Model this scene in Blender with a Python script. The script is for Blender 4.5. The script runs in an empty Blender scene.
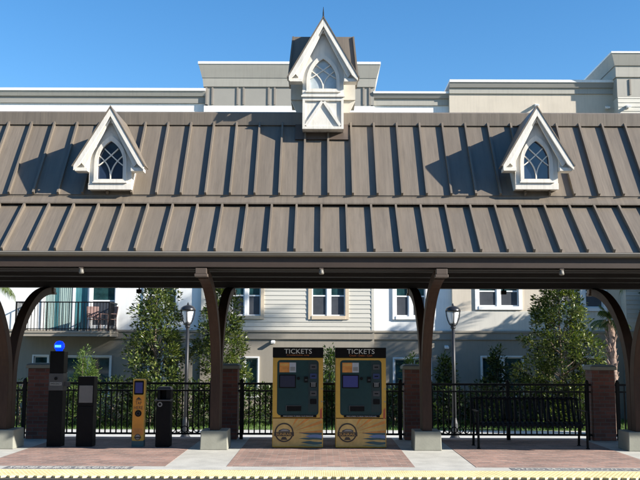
import bpy, bmesh, math, random
from mathutils import Vector, Matrix, Euler

R = math.radians
random.seed(7)
scene = bpy.context.scene
COL = scene.collection

# ------------------------------------------------------------------ camera numbers (pixels of a 640x480 frame -> metres)
F = 880.0
TILT = 7.125
CAMZ = 1.7

def fh(py, d):
    return d * math.tan(R(TILT) - math.atan((py - 240.0) / F))

def fz(py, d):
    return CAMZ + fh(py, d)

def fx(px, py, d):
    a = math.cos(R(TILT)) * d + math.sin(R(TILT)) * fh(py, d)
    return (px - 321.5) / F * a

# ------------------------------------------------------------------ materials
MATS = {}

def new_mat(name):
    m = bpy.data.materials.new(name)
    m.use_nodes = True
    nt = m.node_tree
    b = nt.nodes["Principled BSDF"]
    return m, nt, b

def M(name, col, rough=0.6, metal=0.0, var=0.12, nscale=5.0, bump=0.0, bscale=60.0, spec=0.5, stretch=(1, 1, 1), rvar=0.0, island=0.0, grime=0.0):
    m, nt, b = new_mat(name)
    b.inputs["Roughness"].default_value = rough
    b.inputs["Metallic"].default_value = metal
    b.inputs["Specular IOR Level"].default_value = spec
    tc = nt.nodes.new("ShaderNodeTexCoord")
    mp = nt.nodes.new("ShaderNodeMapping")
    mp.inputs["Scale"].default_value = stretch
    nt.links.new(tc.outputs["Object"], mp.inputs["Vector"])
    n = nt.nodes.new("ShaderNodeTexNoise")
    n.inputs["Scale"].default_value = nscale
    n.inputs["Detail"].default_value = 6
    n.inputs["Roughness"].default_value = 0.65
    nt.links.new(mp.outputs[0], n.inputs["Vector"])
    cr = nt.nodes.new("ShaderNodeValToRGB")
    lo = [c * (1 - var) for c in col]
    hi = [min(1, c * (1 + var)) for c in col]
    cr.color_ramp.elements[0].position = 0.3
    cr.color_ramp.elements[1].position = 0.7
    cr.color_ramp.elements[0].color = (*lo, 1)
    cr.color_ramp.elements[1].color = (*hi, 1)
    nt.links.new(n.outputs[0], cr.inputs[0])
    col_out = cr.outputs[0]
    def mult(sock_col, sock_fac):
        mx = nt.nodes.new("ShaderNodeMix")
        mx.data_type = "RGBA"
        mx.blend_type = "MULTIPLY"
        mx.inputs["Factor"].default_value = 1.0
        nt.links.new(sock_col, mx.inputs[6])
        nt.links.new(sock_fac, mx.inputs[7])
        return mx.outputs[2]
    if island > 0:
        g = nt.nodes.new("ShaderNodeNewGeometry")
        mr0 = nt.nodes.new("ShaderNodeMapRange")
        mr0.inputs[3].default_value = 1 - island
        mr0.inputs[4].default_value = 1 + island
        nt.links.new(g.outputs["Random Per Island"], mr0.inputs[0])
        col_out = mult(col_out, mr0.outputs[0])
    if grime > 0:
        mp2 = nt.nodes.new("ShaderNodeMapping")
        mp2.inputs["Scale"].default_value = (14, 3, 0.9)
        nt.links.new(tc.outputs["Object"], mp2.inputs["Vector"])
        n3 = nt.nodes.new("ShaderNodeTexNoise")
        n3.inputs["Scale"].default_value = 1.0
        n3.inputs["Detail"].default_value = 8
        n3.inputs["Roughness"].default_value = 0.7
        nt.links.new(mp2.outputs[0], n3.inputs["Vector"])
        mr1 = nt.nodes.new("ShaderNodeMapRange")
        mr1.inputs[1].default_value = 0.48
        mr1.inputs[2].default_value = 0.72
        mr1.inputs[3].default_value = 1.0
        mr1.inputs[4].default_value = 1 - grime
        nt.links.new(n3.outputs[0], mr1.inputs[0])
        col_out = mult(col_out, mr1.outputs[0])
    nt.links.new(col_out, b.inputs["Base Color"])
    if rvar > 0:
        mr = nt.nodes.new("ShaderNodeMapRange")
        mr.inputs[3].default_value = max(0.02, rough - rvar)
        mr.inputs[4].default_value = min(1, rough + rvar)
        nt.links.new(n.outputs[0], mr.inputs[0])
        nt.links.new(mr.outputs[0], b.inputs["Roughness"])
    if bump > 0:
        n2 = nt.nodes.new("ShaderNodeTexNoise")
        n2.inputs["Scale"].default_value = bscale
        n2.inputs["Detail"].default_value = 4
        nt.links.new(mp.outputs[0], n2.inputs["Vector"])
        bp = nt.nodes.new("ShaderNodeBump")
        bp.inputs["Strength"].default_value = bump
        bp.inputs["Distance"].default_value = 0.02
        nt.links.new(n2.outputs[0], bp.inputs["Height"])
        nt.links.new(bp.outputs[0], b.inputs["Normal"])
    MATS[name] = m
    return m

def brick_mat(name, c1, c2, mortar, bw, bh, mort, vertical, rough=0.85, offset=0.5, var=0.3):
    m, nt, b = new_mat(name)
    b.inputs["Roughness"].default_value = rough
    tc = nt.nodes.new("ShaderNodeTexCoord")
    sp = nt.nodes.new("ShaderNodeSeparateXYZ")
    nt.links.new(tc.outputs["Object"], sp.inputs[0])
    cb = nt.nodes.new("ShaderNodeCombineXYZ")
    if vertical:
        ad = nt.nodes.new("ShaderNodeMath")
        ad.operation = "ADD"
        nt.links.new(sp.outputs[0], ad.inputs[0])
        nt.links.new(sp.outputs[1], ad.inputs[1])
        nt.links.new(ad.outputs[0], cb.inputs[0])
        nt.links.new(sp.outputs[2], cb.inputs[1])
    else:
        nt.links.new(sp.outputs[0], cb.inputs[0])
        nt.links.new(sp.outputs[1], cb.inputs[1])
    br = nt.nodes.new("ShaderNodeTexBrick")
    br.offset = offset
    br.inputs["Scale"].default_value = 1.0
    br.inputs["Brick Width"].default_value = bw
    br.inputs["Row Height"].default_value = bh
    br.inputs["Mortar Size"].default_value = mort
    br.inputs["Color1"].default_value = (*c1, 1)
    br.inputs["Color2"].default_value = (*c2, 1)
    br.inputs["Mortar"].default_value = (*mortar, 1)
    nt.links.new(cb.outputs[0], br.inputs["Vector"])
    n = nt.nodes.new("ShaderNodeTexNoise")
    n.inputs["Scale"].default_value = 1.6
    n.inputs["Detail"].default_value = 8
    n.inputs["Roughness"].default_value = 0.7
    nt.links.new(tc.outputs["Object"], n.inputs["Vector"])
    mr = nt.nodes.new("ShaderNodeMapRange")
    mr.inputs[1].default_value = 0.3
    mr.inputs[2].default_value = 0.7
    mr.inputs[3].default_value = 1 - var
    mr.inputs[4].default_value = 1 + var
    nt.links.new(n.outputs[0], mr.inputs[0])
    mx = nt.nodes.new("ShaderNodeMix")
    mx.data_type = "RGBA"
    mx.blend_type = "MULTIPLY"
    mx.inputs["Factor"].default_value = 1.0
    nt.links.new(br.outputs["Color"], mx.inputs[6])
    nt.links.new(mr.outputs[0], mx.inputs[7])
    nt.links.new(mx.outputs[2], b.inputs["Base Color"])
    bp = nt.nodes.new("ShaderNodeBump")
    bp.inputs["Strength"].default_value = 0.5
    bp.inputs["Distance"].default_value = 0.006
    bp.invert = True
    nt.links.new(br.outputs["Fac"], bp.inputs["Height"])
    nt.links.new(bp.outputs[0], b.inputs["Normal"])
    MATS[name] = m
    return m

def leaf_mat(name, cols, rough=0.42, trans=0.3):
    m, nt, b = new_mat(name)
    g = nt.nodes.new("ShaderNodeNewGeometry")
    cr = nt.nodes.new("ShaderNodeValToRGB")
    els = cr.color_ramp.elements
    els[0].color = (*cols[0], 1)
    els[1].color = (*cols[-1], 1)
    for i, c in enumerate(cols[1:-1]):
        e = els.new((i + 1) / (len(cols) - 1))
        e.color = (*c, 1)
    nt.links.new(g.outputs["Random Per Island"], cr.inputs[0])
    nt.links.new(cr.outputs[0], b.inputs["Base Color"])
    b.inputs["Roughness"].default_value = rough
    b.inputs["Specular IOR Level"].default_value = 0.45
    tr = nt.nodes.new("ShaderNodeBsdfTranslucent")
    mul = nt.nodes.new("ShaderNodeMix")
    mul.data_type = "RGBA"
    mul.blend_type = "MULTIPLY"
    mul.inputs["Factor"].default_value = 1
    mul.inputs[7].default_value = (1.5, 1.6, 0.5, 1)
    nt.links.new(cr.outputs[0], mul.inputs[6])
    nt.links.new(mul.outputs[2], tr.inputs["Color"])
    mix = nt.nodes.new("ShaderNodeMixShader")
    mix.inputs[0].default_value = trans
    nt.links.new(b.outputs[0], mix.inputs[1])
    nt.links.new(tr.outputs[0], mix.inputs[2])
    nt.links.new(mix.outputs[0], nt.nodes["Material Output"].inputs["Surface"])
    MATS[name] = m
    return m

def emit_mat(name, col, strength):
    m, nt, b = new_mat(name)
    b.inputs["Base Color"].default_value = (*col, 1)
    b.inputs["Emission Color"].default_value = (*col, 1)
    b.inputs["Emission Strength"].default_value = strength
    MATS[name] = m
    return m

roof_m = M("roof_metal", (0.168, 0.139, 0.107), 0.46, 0.0, 0.10, 1.6, 0.22, 2.2, stretch=(5, 0.5, 0.5), rvar=0.1, island=0.07, grime=0.16)
def striate(m, amount=0.14):
    """fine lengthwise striations, as rolled into standing-seam sheet"""
    nt = m.node_tree
    b = nt.nodes["Principled BSDF"]
    old = b.inputs["Normal"].links[0].from_node
    tc = nt.nodes.new("ShaderNodeTexCoord")
    mp = nt.nodes.new("ShaderNodeMapping")
    mp.inputs["Scale"].default_value = (38, 0.25, 0.25)
    nt.links.new(tc.outputs["Object"], mp.inputs["Vector"])
    n = nt.nodes.new("ShaderNodeTexNoise")
    n.inputs["Scale"].default_value = 1.0
    n.inputs["Detail"].default_value = 3
    nt.links.new(mp.outputs[0], n.inputs["Vector"])
    bp = nt.nodes.new("ShaderNodeBump")
    bp.inputs["Strength"].default_value = amount
    bp.inputs["Distance"].default_value = 0.012
    nt.links.new(n.outputs[0], bp.inputs["Height"])
    nt.links.new(old.outputs[0], bp.inputs["Normal"])
    nt.links.new(bp.outputs[0], b.inputs["Normal"])
striate(roof_m)
trim_brown = M("brown_trim", (0.088, 0.066, 0.052), 0.5, 0, 0.1, 2.5)
gutter_m = M("gutter_metal", (0.20, 0.182, 0.152), 0.4, 0.0, 0.1, 2)
fascia_m = M("fascia_paint", (0.046, 0.031, 0.023), 0.55, 0, 0.12, 2)
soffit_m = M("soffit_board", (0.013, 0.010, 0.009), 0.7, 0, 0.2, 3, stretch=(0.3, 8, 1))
arm_m = M("laminated_timber", (0.047, 0.026, 0.018), 0.6, 0, 0.25, 3, 0.1, 20, stretch=(6, 1, 1), spec=0.25)
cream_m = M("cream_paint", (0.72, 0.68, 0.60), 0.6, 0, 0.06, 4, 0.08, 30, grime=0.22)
shadowcream_m = M("shaded_cream_paint", (0.52, 0.49, 0.42), 0.6, 0, 0.1, 4)  # darker copy of the cream, with the turret body's shade in its colour
steel_m = M("lead_grey_metal", (0.2, 0.19, 0.18), 0.45, 0.3, 0.1, 5)
dglass_m = M("leaded_glass", (0.02, 0.035, 0.07), 0.08, 0, 0.3, 3, 0.05, 8, spec=0.9)
pglass_m = M("pale_leaded_glass", (0.42, 0.47, 0.48), 0.2, 0, 0.25, 4, spec=0.9)
conc_m = M("concrete", (0.47, 0.46, 0.42), 0.85, 0, 0.17, 2.6, 0.15, 40)
block_m = M("block_concrete", (0.245, 0.245, 0.205), 0.85, 0, 0.10, 3, 0.08, 30)
paver_m = brick_mat("red_pavers", (0.37, 0.225, 0.18), (0.22, 0.15, 0.128), (0.31, 0.26, 0.225), 0.2, 0.1, 0.006, False)
pierbrick_m = brick_mat("pier_brick", (0.20, 0.072, 0.05), (0.105, 0.042, 0.032), (0.12, 0.095, 0.085), 0.2, 0.07, 0.008, True)
tactile_m = M("tactile_yellow", (0.78, 0.64, 0.32), 0.7, 0, 0.24, 2.2, 0.1, 30)
letterpad_m = M("stencil_grey", (0.17, 0.17, 0.175), 0.8, 0, 0.3, 8)
black_m = M("black_metal", (0.006, 0.0058, 0.0065), 0.55, 0, 0.25, 8, spec=0.15)
fence_m = M("fence_black", (0.006, 0.006, 0.0065), 0.55, 0, 0.25, 8, spec=0.25)
dgrey_m = M("dark_grey_panel", (0.06, 0.06, 0.064), 0.5, 0, 0.12, 8)
mgrey_m = M("grey_metal", (0.28, 0.28, 0.28), 0.4, 0.4, 0.1, 8)
white_m = M("white_paint", (0.8, 0.8, 0.78), 0.5, 0, 0.05, 3)
yellow_m = M("machine_yellow", (0.58, 0.335, 0.05), 0.5, 0, 0.14, 2.5)
orange_m = M("wrap_orange", (0.60, 0.24, 0.05), 0.5, 0, 0.3, 5)
lorange_m = M("wrap_light_orange", (0.62, 0.36, 0.09), 0.5, 0, 0.2, 4)
pale_m = M("wrap_pale_yellow", (0.58, 0.385, 0.13), 0.5, 0, 0.28, 4)
red_m = M("wrap_red", (0.45, 0.09, 0.04), 0.5, 0, 0.2, 4)
teal_m = M("wrap_teal", (0.04, 0.10, 0.11), 0.45, 0, 0.15, 4)
face_m = M("machine_face_teal", (0.013, 0.044, 0.047), 0.4, 0, 0.15, 3, spec=0.3)
blue_m = M("wrap_blue", (0.15, 0.22, 0.38), 0.5, 0, 0.15, 4)
screen_m = emit_mat("display_screen", (0.008, 0.010, 0.03), 0.06)
screen2_m = emit_mat("brighter_display_screen", (0.014, 0.017, 0.085), 0.22)
letters_m = M("sign_letters", (0.62, 0.61, 0.58), 0.5, 0, 0.03, 5)
oletters_m = M("orange_letters", (0.42, 0.13, 0.02), 0.5, 0, 0.03, 5)
logo_m = M("logo_dark", (0.045, 0.036, 0.03), 0.5, 0, 0.1, 6)
bluelamp_m = emit_mat("blue_beacon", (0.0, 0.035, 0.9), 0.75)
bluecore_m = emit_mat("blue_beacon_core", (0.1, 0.45, 1.0), 0.9)
taupe_m = M("taupe_stucco", (0.285, 0.255, 0.207), 0.9, 0, 0.06, 1.2, 0.12, 60, grime=0.10)
dtaupe_m = M("dark_taupe_trim", (0.25, 0.22, 0.185), 0.8, 0, 0.06, 2)
wstucco_m = M("white_stucco", (0.80, 0.80, 0.77), 0.9, 0, 0.04, 1.2, 0.1, 60, grime=0.10)
peach_m = M("peach_stucco", (0.58, 0.51, 0.41), 0.9, 0, 0.05, 1.2, 0.1, 60, grime=0.10)
siding_m = M("cream_siding", (0.55, 0.525, 0.455), 0.7, 0, 0.05, 1.5, stretch=(0.4, 1, 6), island=0.04)
tan_m = M("tan_casing", (0.60, 0.49, 0.35), 0.7, 0, 0.05, 3)
parap_m = M("parapet_taupe", (0.385, 0.365, 0.315), 0.8, 0, 0.05, 1.0, stretch=(0.3, 1, 2), grime=0.12)
parapd_m = M("parapet_dark_taupe", (0.30, 0.285, 0.25), 0.8, 0, 0.05, 1.0)
glass_m = M("window_glass", (0.018, 0.055, 0.06), 0.05, 0, 0.7, 2.2, spec=0.8)
screenmesh_m = M("insect_screen", (0.05, 0.055, 0.065), 0.5, 0, 0.2, 3)
doorglass_m = M("balcony_glass", (0.07, 0.2, 0.22), 0.05, 0, 0.5, 1.4, stretch=(5, 1, 0.5), spec=0.8)
curtain_m = M("curtain_cloth", (0.27, 0.36, 0.33), 0.8, 0, 0.35, 2, stretch=(9, 1, 0.3))
chair_m = M("reddish_chair", (0.17, 0.095, 0.08), 0.6, 0, 0.2, 9)
bark_m = M("bark", (0.14, 0.105, 0.08), 0.9, 0, 0.3, 9, 0.5, 25)
palmbark_m = M("palm_bark", (0.27, 0.19, 0.15), 0.9, 0, 0.4, 14, 0.6, 20)
lawn_m = M("lawn_soil", (0.075, 0.11, 0.035), 0.9, 0, 0.4, 3)
ground_m = M("ground_soil", (0.13, 0.13, 0.09), 0.95, 0, 0.3, 0.4)
walk_m = M("sidewalk_concrete", (0.5, 0.49, 0.46), 0.85, 0, 0.1, 2)
ballast_m = M("track_ballast", (0.12, 0.11, 0.10), 0.95, 0, 0.5, 14, 0.8, 16)
rail_m = M("rail_steel", (0.16, 0.12, 0.10), 0.4, 0.6, 0.2, 6)
edge_m = M("platform_edge", (0.05, 0.048, 0.045), 0.9, 0, 0.2, 5)
lampglass_m = M("lamp_glass", (0.85, 0.85, 0.85), 0.25, 0, 0.03, 4)
lampcap_m = M("lamp_cap", (0.02, 0.021, 0.024), 0.3, 0.2, 0.1, 5)
lamppost_m = M("lamp_post_paint", (0.016, 0.017, 0.02), 0.5, 0.0, 0.15, 5)
magn_m = leaf_mat("magnolia_leaf", [(0.014, 0.028, 0.009), (0.045, 0.075, 0.018), (0.10, 0.135, 0.032), (0.22, 0.235, 0.07)], 0.33, 0.22)
shrub_m = leaf_mat("shrub_leaf", [(0.008, 0.018, 0.006), (0.024, 0.044, 0.012), (0.09, 0.13, 0.03)])
conif_m = leaf_mat("conifer_spray", [(0.04, 0.085, 0.015), (0.09, 0.15, 0.03), (0.15, 0.21, 0.05)], 0.6)
oak_m = leaf_mat("oak_leaf", [(0.03, 0.05, 0.015), (0.06, 0.09, 0.025)])
palm_m = leaf_mat("palm_leaf", [(0.03, 0.055, 0.02), (0.07, 0.11, 0.03), (0.12, 0.15, 0.05)])
grass_m = leaf_mat("grass_blade", [(0.06, 0.12, 0.02), (0.10, 0.19, 0.035), (0.16, 0.25, 0.06)], 0.6)

# ------------------------------------------------------------------ mesh builder
class MB:
    def __init__(s):
        s.v, s.f, s.m = [], [], []

    def add(s, vs, fs, m=0):
        o = len(s.v)
        s.v += [tuple(v) for v in vs]
        s.f += [tuple(i + o for i in f) for f in fs]
        s.m += [m] * len(fs)
        return s

    def box(s, x0, x1, y0, y1, z0, z1, m=0):
        x0, x1 = min(x0, x1), max(x0, x1)
        y0, y1 = min(y0, y1), max(y0, y1)
        z0, z1 = min(z0, z1), max(z0, z1)
        vs = [(x0, y0, z0), (x1, y0, z0), (x1, y1, z0), (x0, y1, z0), (x0, y0, z1), (x1, y0, z1), (x1, y1, z1), (x0, y1, z1)]
        return s.add(vs, [(0, 3, 2, 1), (4, 5, 6, 7), (0, 1, 5, 4), (1, 2, 6, 5), (2, 3, 7, 6), (3, 0, 4, 7)], m)

    def frus(s, x, y, z0, z1, w0, d0, w1, d1, m=0):
        vs = []
        for z, w, d in ((z0, w0, d0), (z1, w1, d1)):
            vs += [(x - w / 2, y - d / 2, z), (x + w / 2, y - d / 2, z), (x + w / 2, y + d / 2, z), (x - w / 2, y + d / 2, z)]
        return s.add(vs, [(0, 3, 2, 1), (4, 5, 6, 7), (0, 1, 5, 4), (1, 2, 6, 5), (2, 3, 7, 6), (3, 0, 4, 7)], m)

    def prof_x(s, prof, x0, x1, m=0):
        """closed (y, z) profile swept along x"""
        n = len(prof)
        vs = [(x0, y, z) for y, z in prof] + [(x1, y, z) for y, z in prof]
        fs = [tuple(range(n))[::-1], tuple(range(n, 2 * n))]
        for i in range(n):
            j = (i + 1) % n
            fs.append((i, j, n + j, n + i))
        return s.add(vs, fs, m)

    def prof_y(s, prof, y0, y1, m=0):
        """closed (x, z) profile swept along y"""
        n = len(prof)
        vs = [(x, y0, z) for x, z in prof] + [(x, y1, z) for x, z in prof]
        fs = [tuple(range(n)), tuple(range(n, 2 * n))[::-1]]
        for i in range(n):
            j = (i + 1) % n
            fs.append((j, i, n + i, n + j))
        return s.add(vs, fs, m)

    def holed_y(s, outer, holes, y0, y1, m=0):
        """(x, z) outline with holes, given thickness along y"""
        bm = bmesh.new()
        loops = []
        for lp in [outer] + holes:
            vs = [bm.verts.new((x, y0, z)) for x, z in lp]
            for i in range(len(vs)):
                bm.edges.new((vs[i], vs[(i + 1) % len(vs)]))
            loops.append(lp)
        bmesh.ops.triangle_fill(bm, edges=bm.edges[:], use_beauty=True, use_dissolve=False)
        bm.verts.index_update()
        vs = [v.co.copy() for v in bm.verts]
        n = len(vs)
        fs = []
        for f in bm.faces:
            idx = [v.index for v in f.verts]
            a, b_, c = (vs[i] for i in idx[:3])
            if (b_ - a).cross(c - a).y > 0:
                idx.reverse()
            fs.append(tuple(idx))
            fs.append(tuple(i + n for i in reversed(idx)))
        k = 0
        for lp in loops:
            L = len(lp)
            area = sum(lp[i][0] * lp[(i + 1) % L][1] - lp[(i + 1) % L][0] * lp[i][1] for i in range(L))
            for i in range(L):
                a, b_ = k + i, k + (i + 1) % L
                hole = lp is not outer
                if (area > 0) != hole:
                    fs.append((b_, a, a + n, b_ + n))
                else:
                    fs.append((a, b_, b_ + n, a + n))
            k += L
        bm.free()
        allv = [(v.x, y0, v.z) for v in vs] + [(v.x, y1, v.z) for v in vs]
        return s.add(allv, fs, m)

    def strip_y(s, pts, w, y0, y1, m=0):
        """a band of width w along an (x, z) polyline, thick along y"""
        L, Rr = [], []
        n = len(pts)
        for i, p in enumerate(pts):
            a = Vector(pts[max(0, i - 1)])
            b_ = Vector(pts[min(n - 1, i + 1)])
            t = (b_ - a).normalized()
            nn = Vector((-t.y, t.x)) * w / 2
            L.append((p[0] + nn.x, p[1] + nn.y))
            Rr.append((p[0] - nn.x, p[1] - nn.y))
        for i in range(n - 1):
            s.prof_y([Rr[i], Rr[i + 1], L[i + 1], L[i]], y0, y1, m)
        return s

    def tube(s, pts, radii, n=8, m=0, cap=True):
        pts = [Vector(p) for p in pts]
        if not hasattr(radii, "__len__"):
            radii = [radii] * len(pts)
        vs, fs = [], []
        up = None
        for i, p in enumerate(pts):
            t = (pts[min(i + 1, len(pts) - 1)] - pts[max(i - 1, 0)])
            t = t.normalized() if t.length > 1e-9 else Vector((0, 0, 1))
            if up is None:
                up = Vector((1, 0, 0)) if abs(t.x) < 0.9 else Vector((0, 1, 0))
            u = (up - t * up.dot(t)).normalized()
            w = t.cross(u)
            up = u
            for k in range(n):
                a = 2 * math.pi * k / n
                vs.append(p + (u * math.cos(a) + w * math.sin(a)) * radii[i])
        for i in range(len(pts) - 1):
            for k in range(n):
                a, b_ = i * n + k, i * n + (k + 1) % n
                fs.append((a, b_, b_ + n, a + n))
        if cap:
            fs.append(tuple(range(n))[::-1])
            fs.append(tuple(range(len(vs) - n, len(vs))))
        return s.add(vs, fs, m)

    def lathe(s, prof, n=20, c=(0, 0, 0), m=0):
        vs, fs = [], []
        for r, z in prof:
            for k in range(n):
                a = 2 * math.pi * k / n
                vs.append((c[0] + r * math.cos(a), c[1] + r * math.sin(a), c[2] + z))
        for i in range(len(prof) - 1):
            for k in range(n):
                a, b_ = i * n + k, i * n + (k + 1) % n
                fs.append((a, b_, b_ + n, a + n))
        fs.append(tuple(range(n))[::-1])
        fs.append(tuple(range(len(vs) - n, len(vs))))
        return s.add(vs, fs, m)

    def disc_y(s, cx, cz, r, y0, y1, n=24, m=0):
        return s.prof_y([(cx + r * math.cos(2 * math.pi * k / n), cz + r * math.sin(2 * math.pi * k / n)) for k in range(n)], y0, y1, m)

    def ring_y(s, cx, cz, r0, r1, y0, y1, n=28, m=0):
        pts = [(math.cos(2 * math.pi * k / n), math.sin(2 * math.pi * k / n)) for k in range(n)]
        for k in range(n):
            a, b_ = pts[k], pts[(k + 1) % n]
            s.prof_y([(cx + a[0] * r0, cz + a[1] * r0), (cx + a[0] * r1, cz + a[1] * r1), (cx + b_[0] * r1, cz + b_[1] * r1), (cx + b_[0] * r0, cz + b_[1] * r0)], y0, y1, m)
        return s

    def build(s, name, mats, parent=None, smooth=False, bevel=0.0, loc=None):
        me = bpy.data.meshes.new(name)
        me.from_pydata(s.v, [], s.f)
        if not isinstance(mats, (list, tuple)):
            mats = [mats]
        for mm in mats:
            me.materials.append(mm)
        if len(mats) > 1:
            me.polygons.foreach_set("material_index", s.m)
        if smooth:
            me.polygons.foreach_set("use_smooth", [True] * len(me.polygons))
        me.update()
        o = bpy.data.objects.new(name, me)
        COL.objects.link(o)
        if loc:
            o.location = loc
        if parent:
            o.parent = parent
        if bevel > 0:
            md = o.modifiers.new("edge", "BEVEL")
            md.width = bevel
            md.segments = 2
            md.limit_method = "ANGLE"
            md.angle_limit = R(40)
        return o

def tag(o, label=None, cat=None, group=None, kind=None):
    if label: o["label"] = label
    if cat: o["category"] = cat
    if group: o["group"] = group
    if kind: o["kind"] = kind
    return o

def thing(name, label, cat, loc=(0, 0, 0), group=None, rz=0.0):
    o = bpy.data.objects.new(name, None)
    COL.objects.link(o)
    o.empty_display_size = 0.2
    o.location = loc
    o.rotation_euler = (0, 0, rz)
    return tag(o, label, cat, group)

def copy_tree(o, parent=None):
    c = o.copy()
    COL.objects.link(c)
    c.parent = parent
    for ch in list(o.children):
        copy_tree(ch, c)
    return c

def structure(mb, name, mat, **kw):
    return tag(mb.build(name, mat, **kw), kind="structure")

def text_obj(body, name, width, height, mat, parent, x, y, z, flat=False, depth=0.002, align="CENTER"):
    cu = bpy.data.curves.new("lettering_curve", "FONT")
    cu.body = body
    cu.size = 1.0
    cu.align_x = "CENTER"
    cu.extrude = 0.5
    cu.resolution_u = 3
    ob = bpy.data.objects.new("lettering_curve", cu)
    COL.objects.link(ob)
    dg = bpy.context.evaluated_depsgraph_get()
    dg.update()
    me = bpy.data.meshes.new_from_object(ob.evaluated_get(dg))
    bpy.data.objects.remove(ob)
    xs = [v.co.x for v in me.vertices]
    ys = [v.co.y for v in me.vertices]
    sx = width / (max(xs) - min(xs))
    sy = height / (max(ys) - min(ys))
    cx, cy = (max(xs) + min(xs)) / 2, (max(ys) + min(ys)) / 2
    for v in me.vertices:
        a, b_, c = (v.co.x - cx) * sx, (v.co.y - cy) * sy, v.co.z * depth
        v.co = (a, b_, c) if flat else (a, -c, b_)
    me.materials.clear()
    me.materials.append(mat)
    me.name = name
    o = bpy.data.objects.new(name, me)
    COL.objects.link(o)
    o.parent = parent
    o.location = (x, y, z)
    return o

# ------------------------------------------------------------------ numbers of the place
BAY = 3.66
CX = [-1.83, 1.83, -5.49, 5.49]
CD = 15.62            # middle line of the canopy
EAVE0, EAVE1 = 13.35, 2 * CD - 13.35
RX0, RX1 = -7.6, 14.7
GROUND = -0.82

# ------------------------------------------------------------------ SETTING
g = MB()
g.add([(-400, -300, 0), (400, -300, 0), (400, 500, 0), (-400, 500, 0)], [(0, 1, 2, 3)])
structure(g, "ground", ground_m, loc=(0, 0, GROUND - 0.03))
g = MB()
g.box(-60, 60, 2.4, 12.02, GROUND - 0.02, -0.50)
structure(g, "track_bed", ballast_m)
for y0 in (3.9, 8.6):
    rr = MB()
    for k in range(90):
        rr.box(-45 + k * 1.0, -44.75 + k * 1.0, y0 - 0.55, y0 + 2.0, -0.499, -0.44)
    for yy in (y0, y0 + 1.435):
        rr.prof_x([(yy - 0.07, -0.439), (yy + 0.07, -0.439), (yy + 0.02, -0.41), (yy + 0.036, -0.30), (yy - 0.036, -0.30), (yy - 0.02, -0.41)], -45, 45)
    structure(rr, "railway_track", rail_m)
# the platform on our side (under the camera)
p = MB()
p.box(-45, 45, -6, 2.3, GROUND - 0.02, 0.0)
structure(p, "near_platform", conc_m)
# far platform: concrete slab, brick paving, stencilled panel, tactile strip
p = MB()
p.box(-45, 45, 12.19, 17.62, GROUND - 0.02, 0.0)
structure(p, "platform", conc_m, bevel=0.01)
p = MB()
p.box(-45, 45, 12.05, 12.189, GROUND - 0.02, -0.022)
structure(p, "platform_edge", edge_m)
p = MB()
edges = sorted([BAY / 2 + BAY * k for k in range(-9, 9)])
for a, b_ in zip(edges[:-1], edges[1:]):
    p.box(a + 0.45, b_ - 0.45, 13.2, 17.55, -0.01, 0.004)
structure(p, "brick_pavement", paver_m)
t = MB()
t.box(-30, 30, 12.20, 12.80, -0.02, 0.006)
k = 0
while k < 150:
    xx = -9.0 + 0.122 * k
    t.add([(xx, 12.20, 0.006), (xx + 0.061, 12.135, 0.006), (xx + 0.122, 12.20, 0.006), (xx, 12.20, -0.02), (xx + 0.061, 12.135, -0.02), (xx + 0.122, 12.20, -0.02)],
          [(0, 1, 2), (0, 3, 4, 1), (1, 4, 5, 2)])
    k += 1
row = 0
yy = 12.235
while yy < 12.78:
    xx = -8.4 + (0.03 if row % 2 else 0)
    while xx < 8.4:
        n = 7
        vs = []
        for r_, z_ in ((0.014, 0.0061), (0.009, 0.0105)):
            vs += [(xx + r_ * math.cos(2 * math.pi * k / n), yy + r_ * math.sin(2 * math.pi * k / n), z_) for k in range(n)]
        fs = [(k, (k + 1) % n, n + (k + 1) % n, n + k) for k in range(n)] + [tuple(range(n, 2 * n))]
        t.add(vs, fs)
        xx += 0.061
    yy += 0.061
    row += 1
structure(t, "tactile_pavement", tactile_m)
for (x0, x1, lab) in ((fx(5, 469, 13.0), fx(133, 469, 13.0), 0), (fx(512, 469, 13.0), fx(644, 469, 13.0), 1)):
    s_ = MB()
    s_.box(x0, x1, 12.88, 13.15, -0.005, 0.004)
    so = tag(s_.build("platform_marking", letterpad_m), kind="structure")
    text_obj("STAND BEHIND YELLOW LINE", "lettering", (x1 - x0) * 0.93, 0.18, conc_m, so, (x0 + x1) / 2, 13.015, 0.006, flat=True)

# behind the platform: sidewalk, lawn
s_ = MB()
s_.box(-60, 60, 23.6, 28.2, GROUND - 0.2, GROUND + 0.02)
structure(s_, "sidewalk", walk_m)
s_ = MB()
s_.box(-60, 60, 28.2, 34.0, GROUND - 0.2, GROUND + 0.01)
structure(s_, "lawn", lawn_m)
gb = MB()
rg = random.Random(3)
for i in range(16000):
    x, y = rg.uniform(-12, 12), rg.uniform(28.25, 32.8)
    h = rg.uniform(0.05, 0.13)
    a = rg.uniform(0, 6.28)
    dx, dy = 0.012 * math.cos(a), 0.012 * math.sin(a)
    lx, ly = rg.uniform(-0.05, 0.05), rg.uniform(-0.05, 0.05)
    gb.add([(x - dx, y - dy, GROUND), (x + dx, y + dy, GROUND), (x + lx, y + ly, GROUND + 0.01 + h)], [(0, 1, 2)])
tag(gb.build("grass", grass_m), "short green lawn grass in front of the apartment wall", "grass", kind="stuff")

# ------------------------------------------------------------------ THE CANOPY
canopy = thing("station_canopy", "long brown metal roofed platform shelter with gothic dormers and curved timber columns", "canopy", (0, 0, 0))

Z_E, Z_L, Z_F, Z_U, Z_R = 3.19, 4.05, 4.24, 5.69, 5.92
D_L, D_F, D_U = 14.30, 14.34, 15.34

def mir(d):
    return 2 * CD - d

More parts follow.
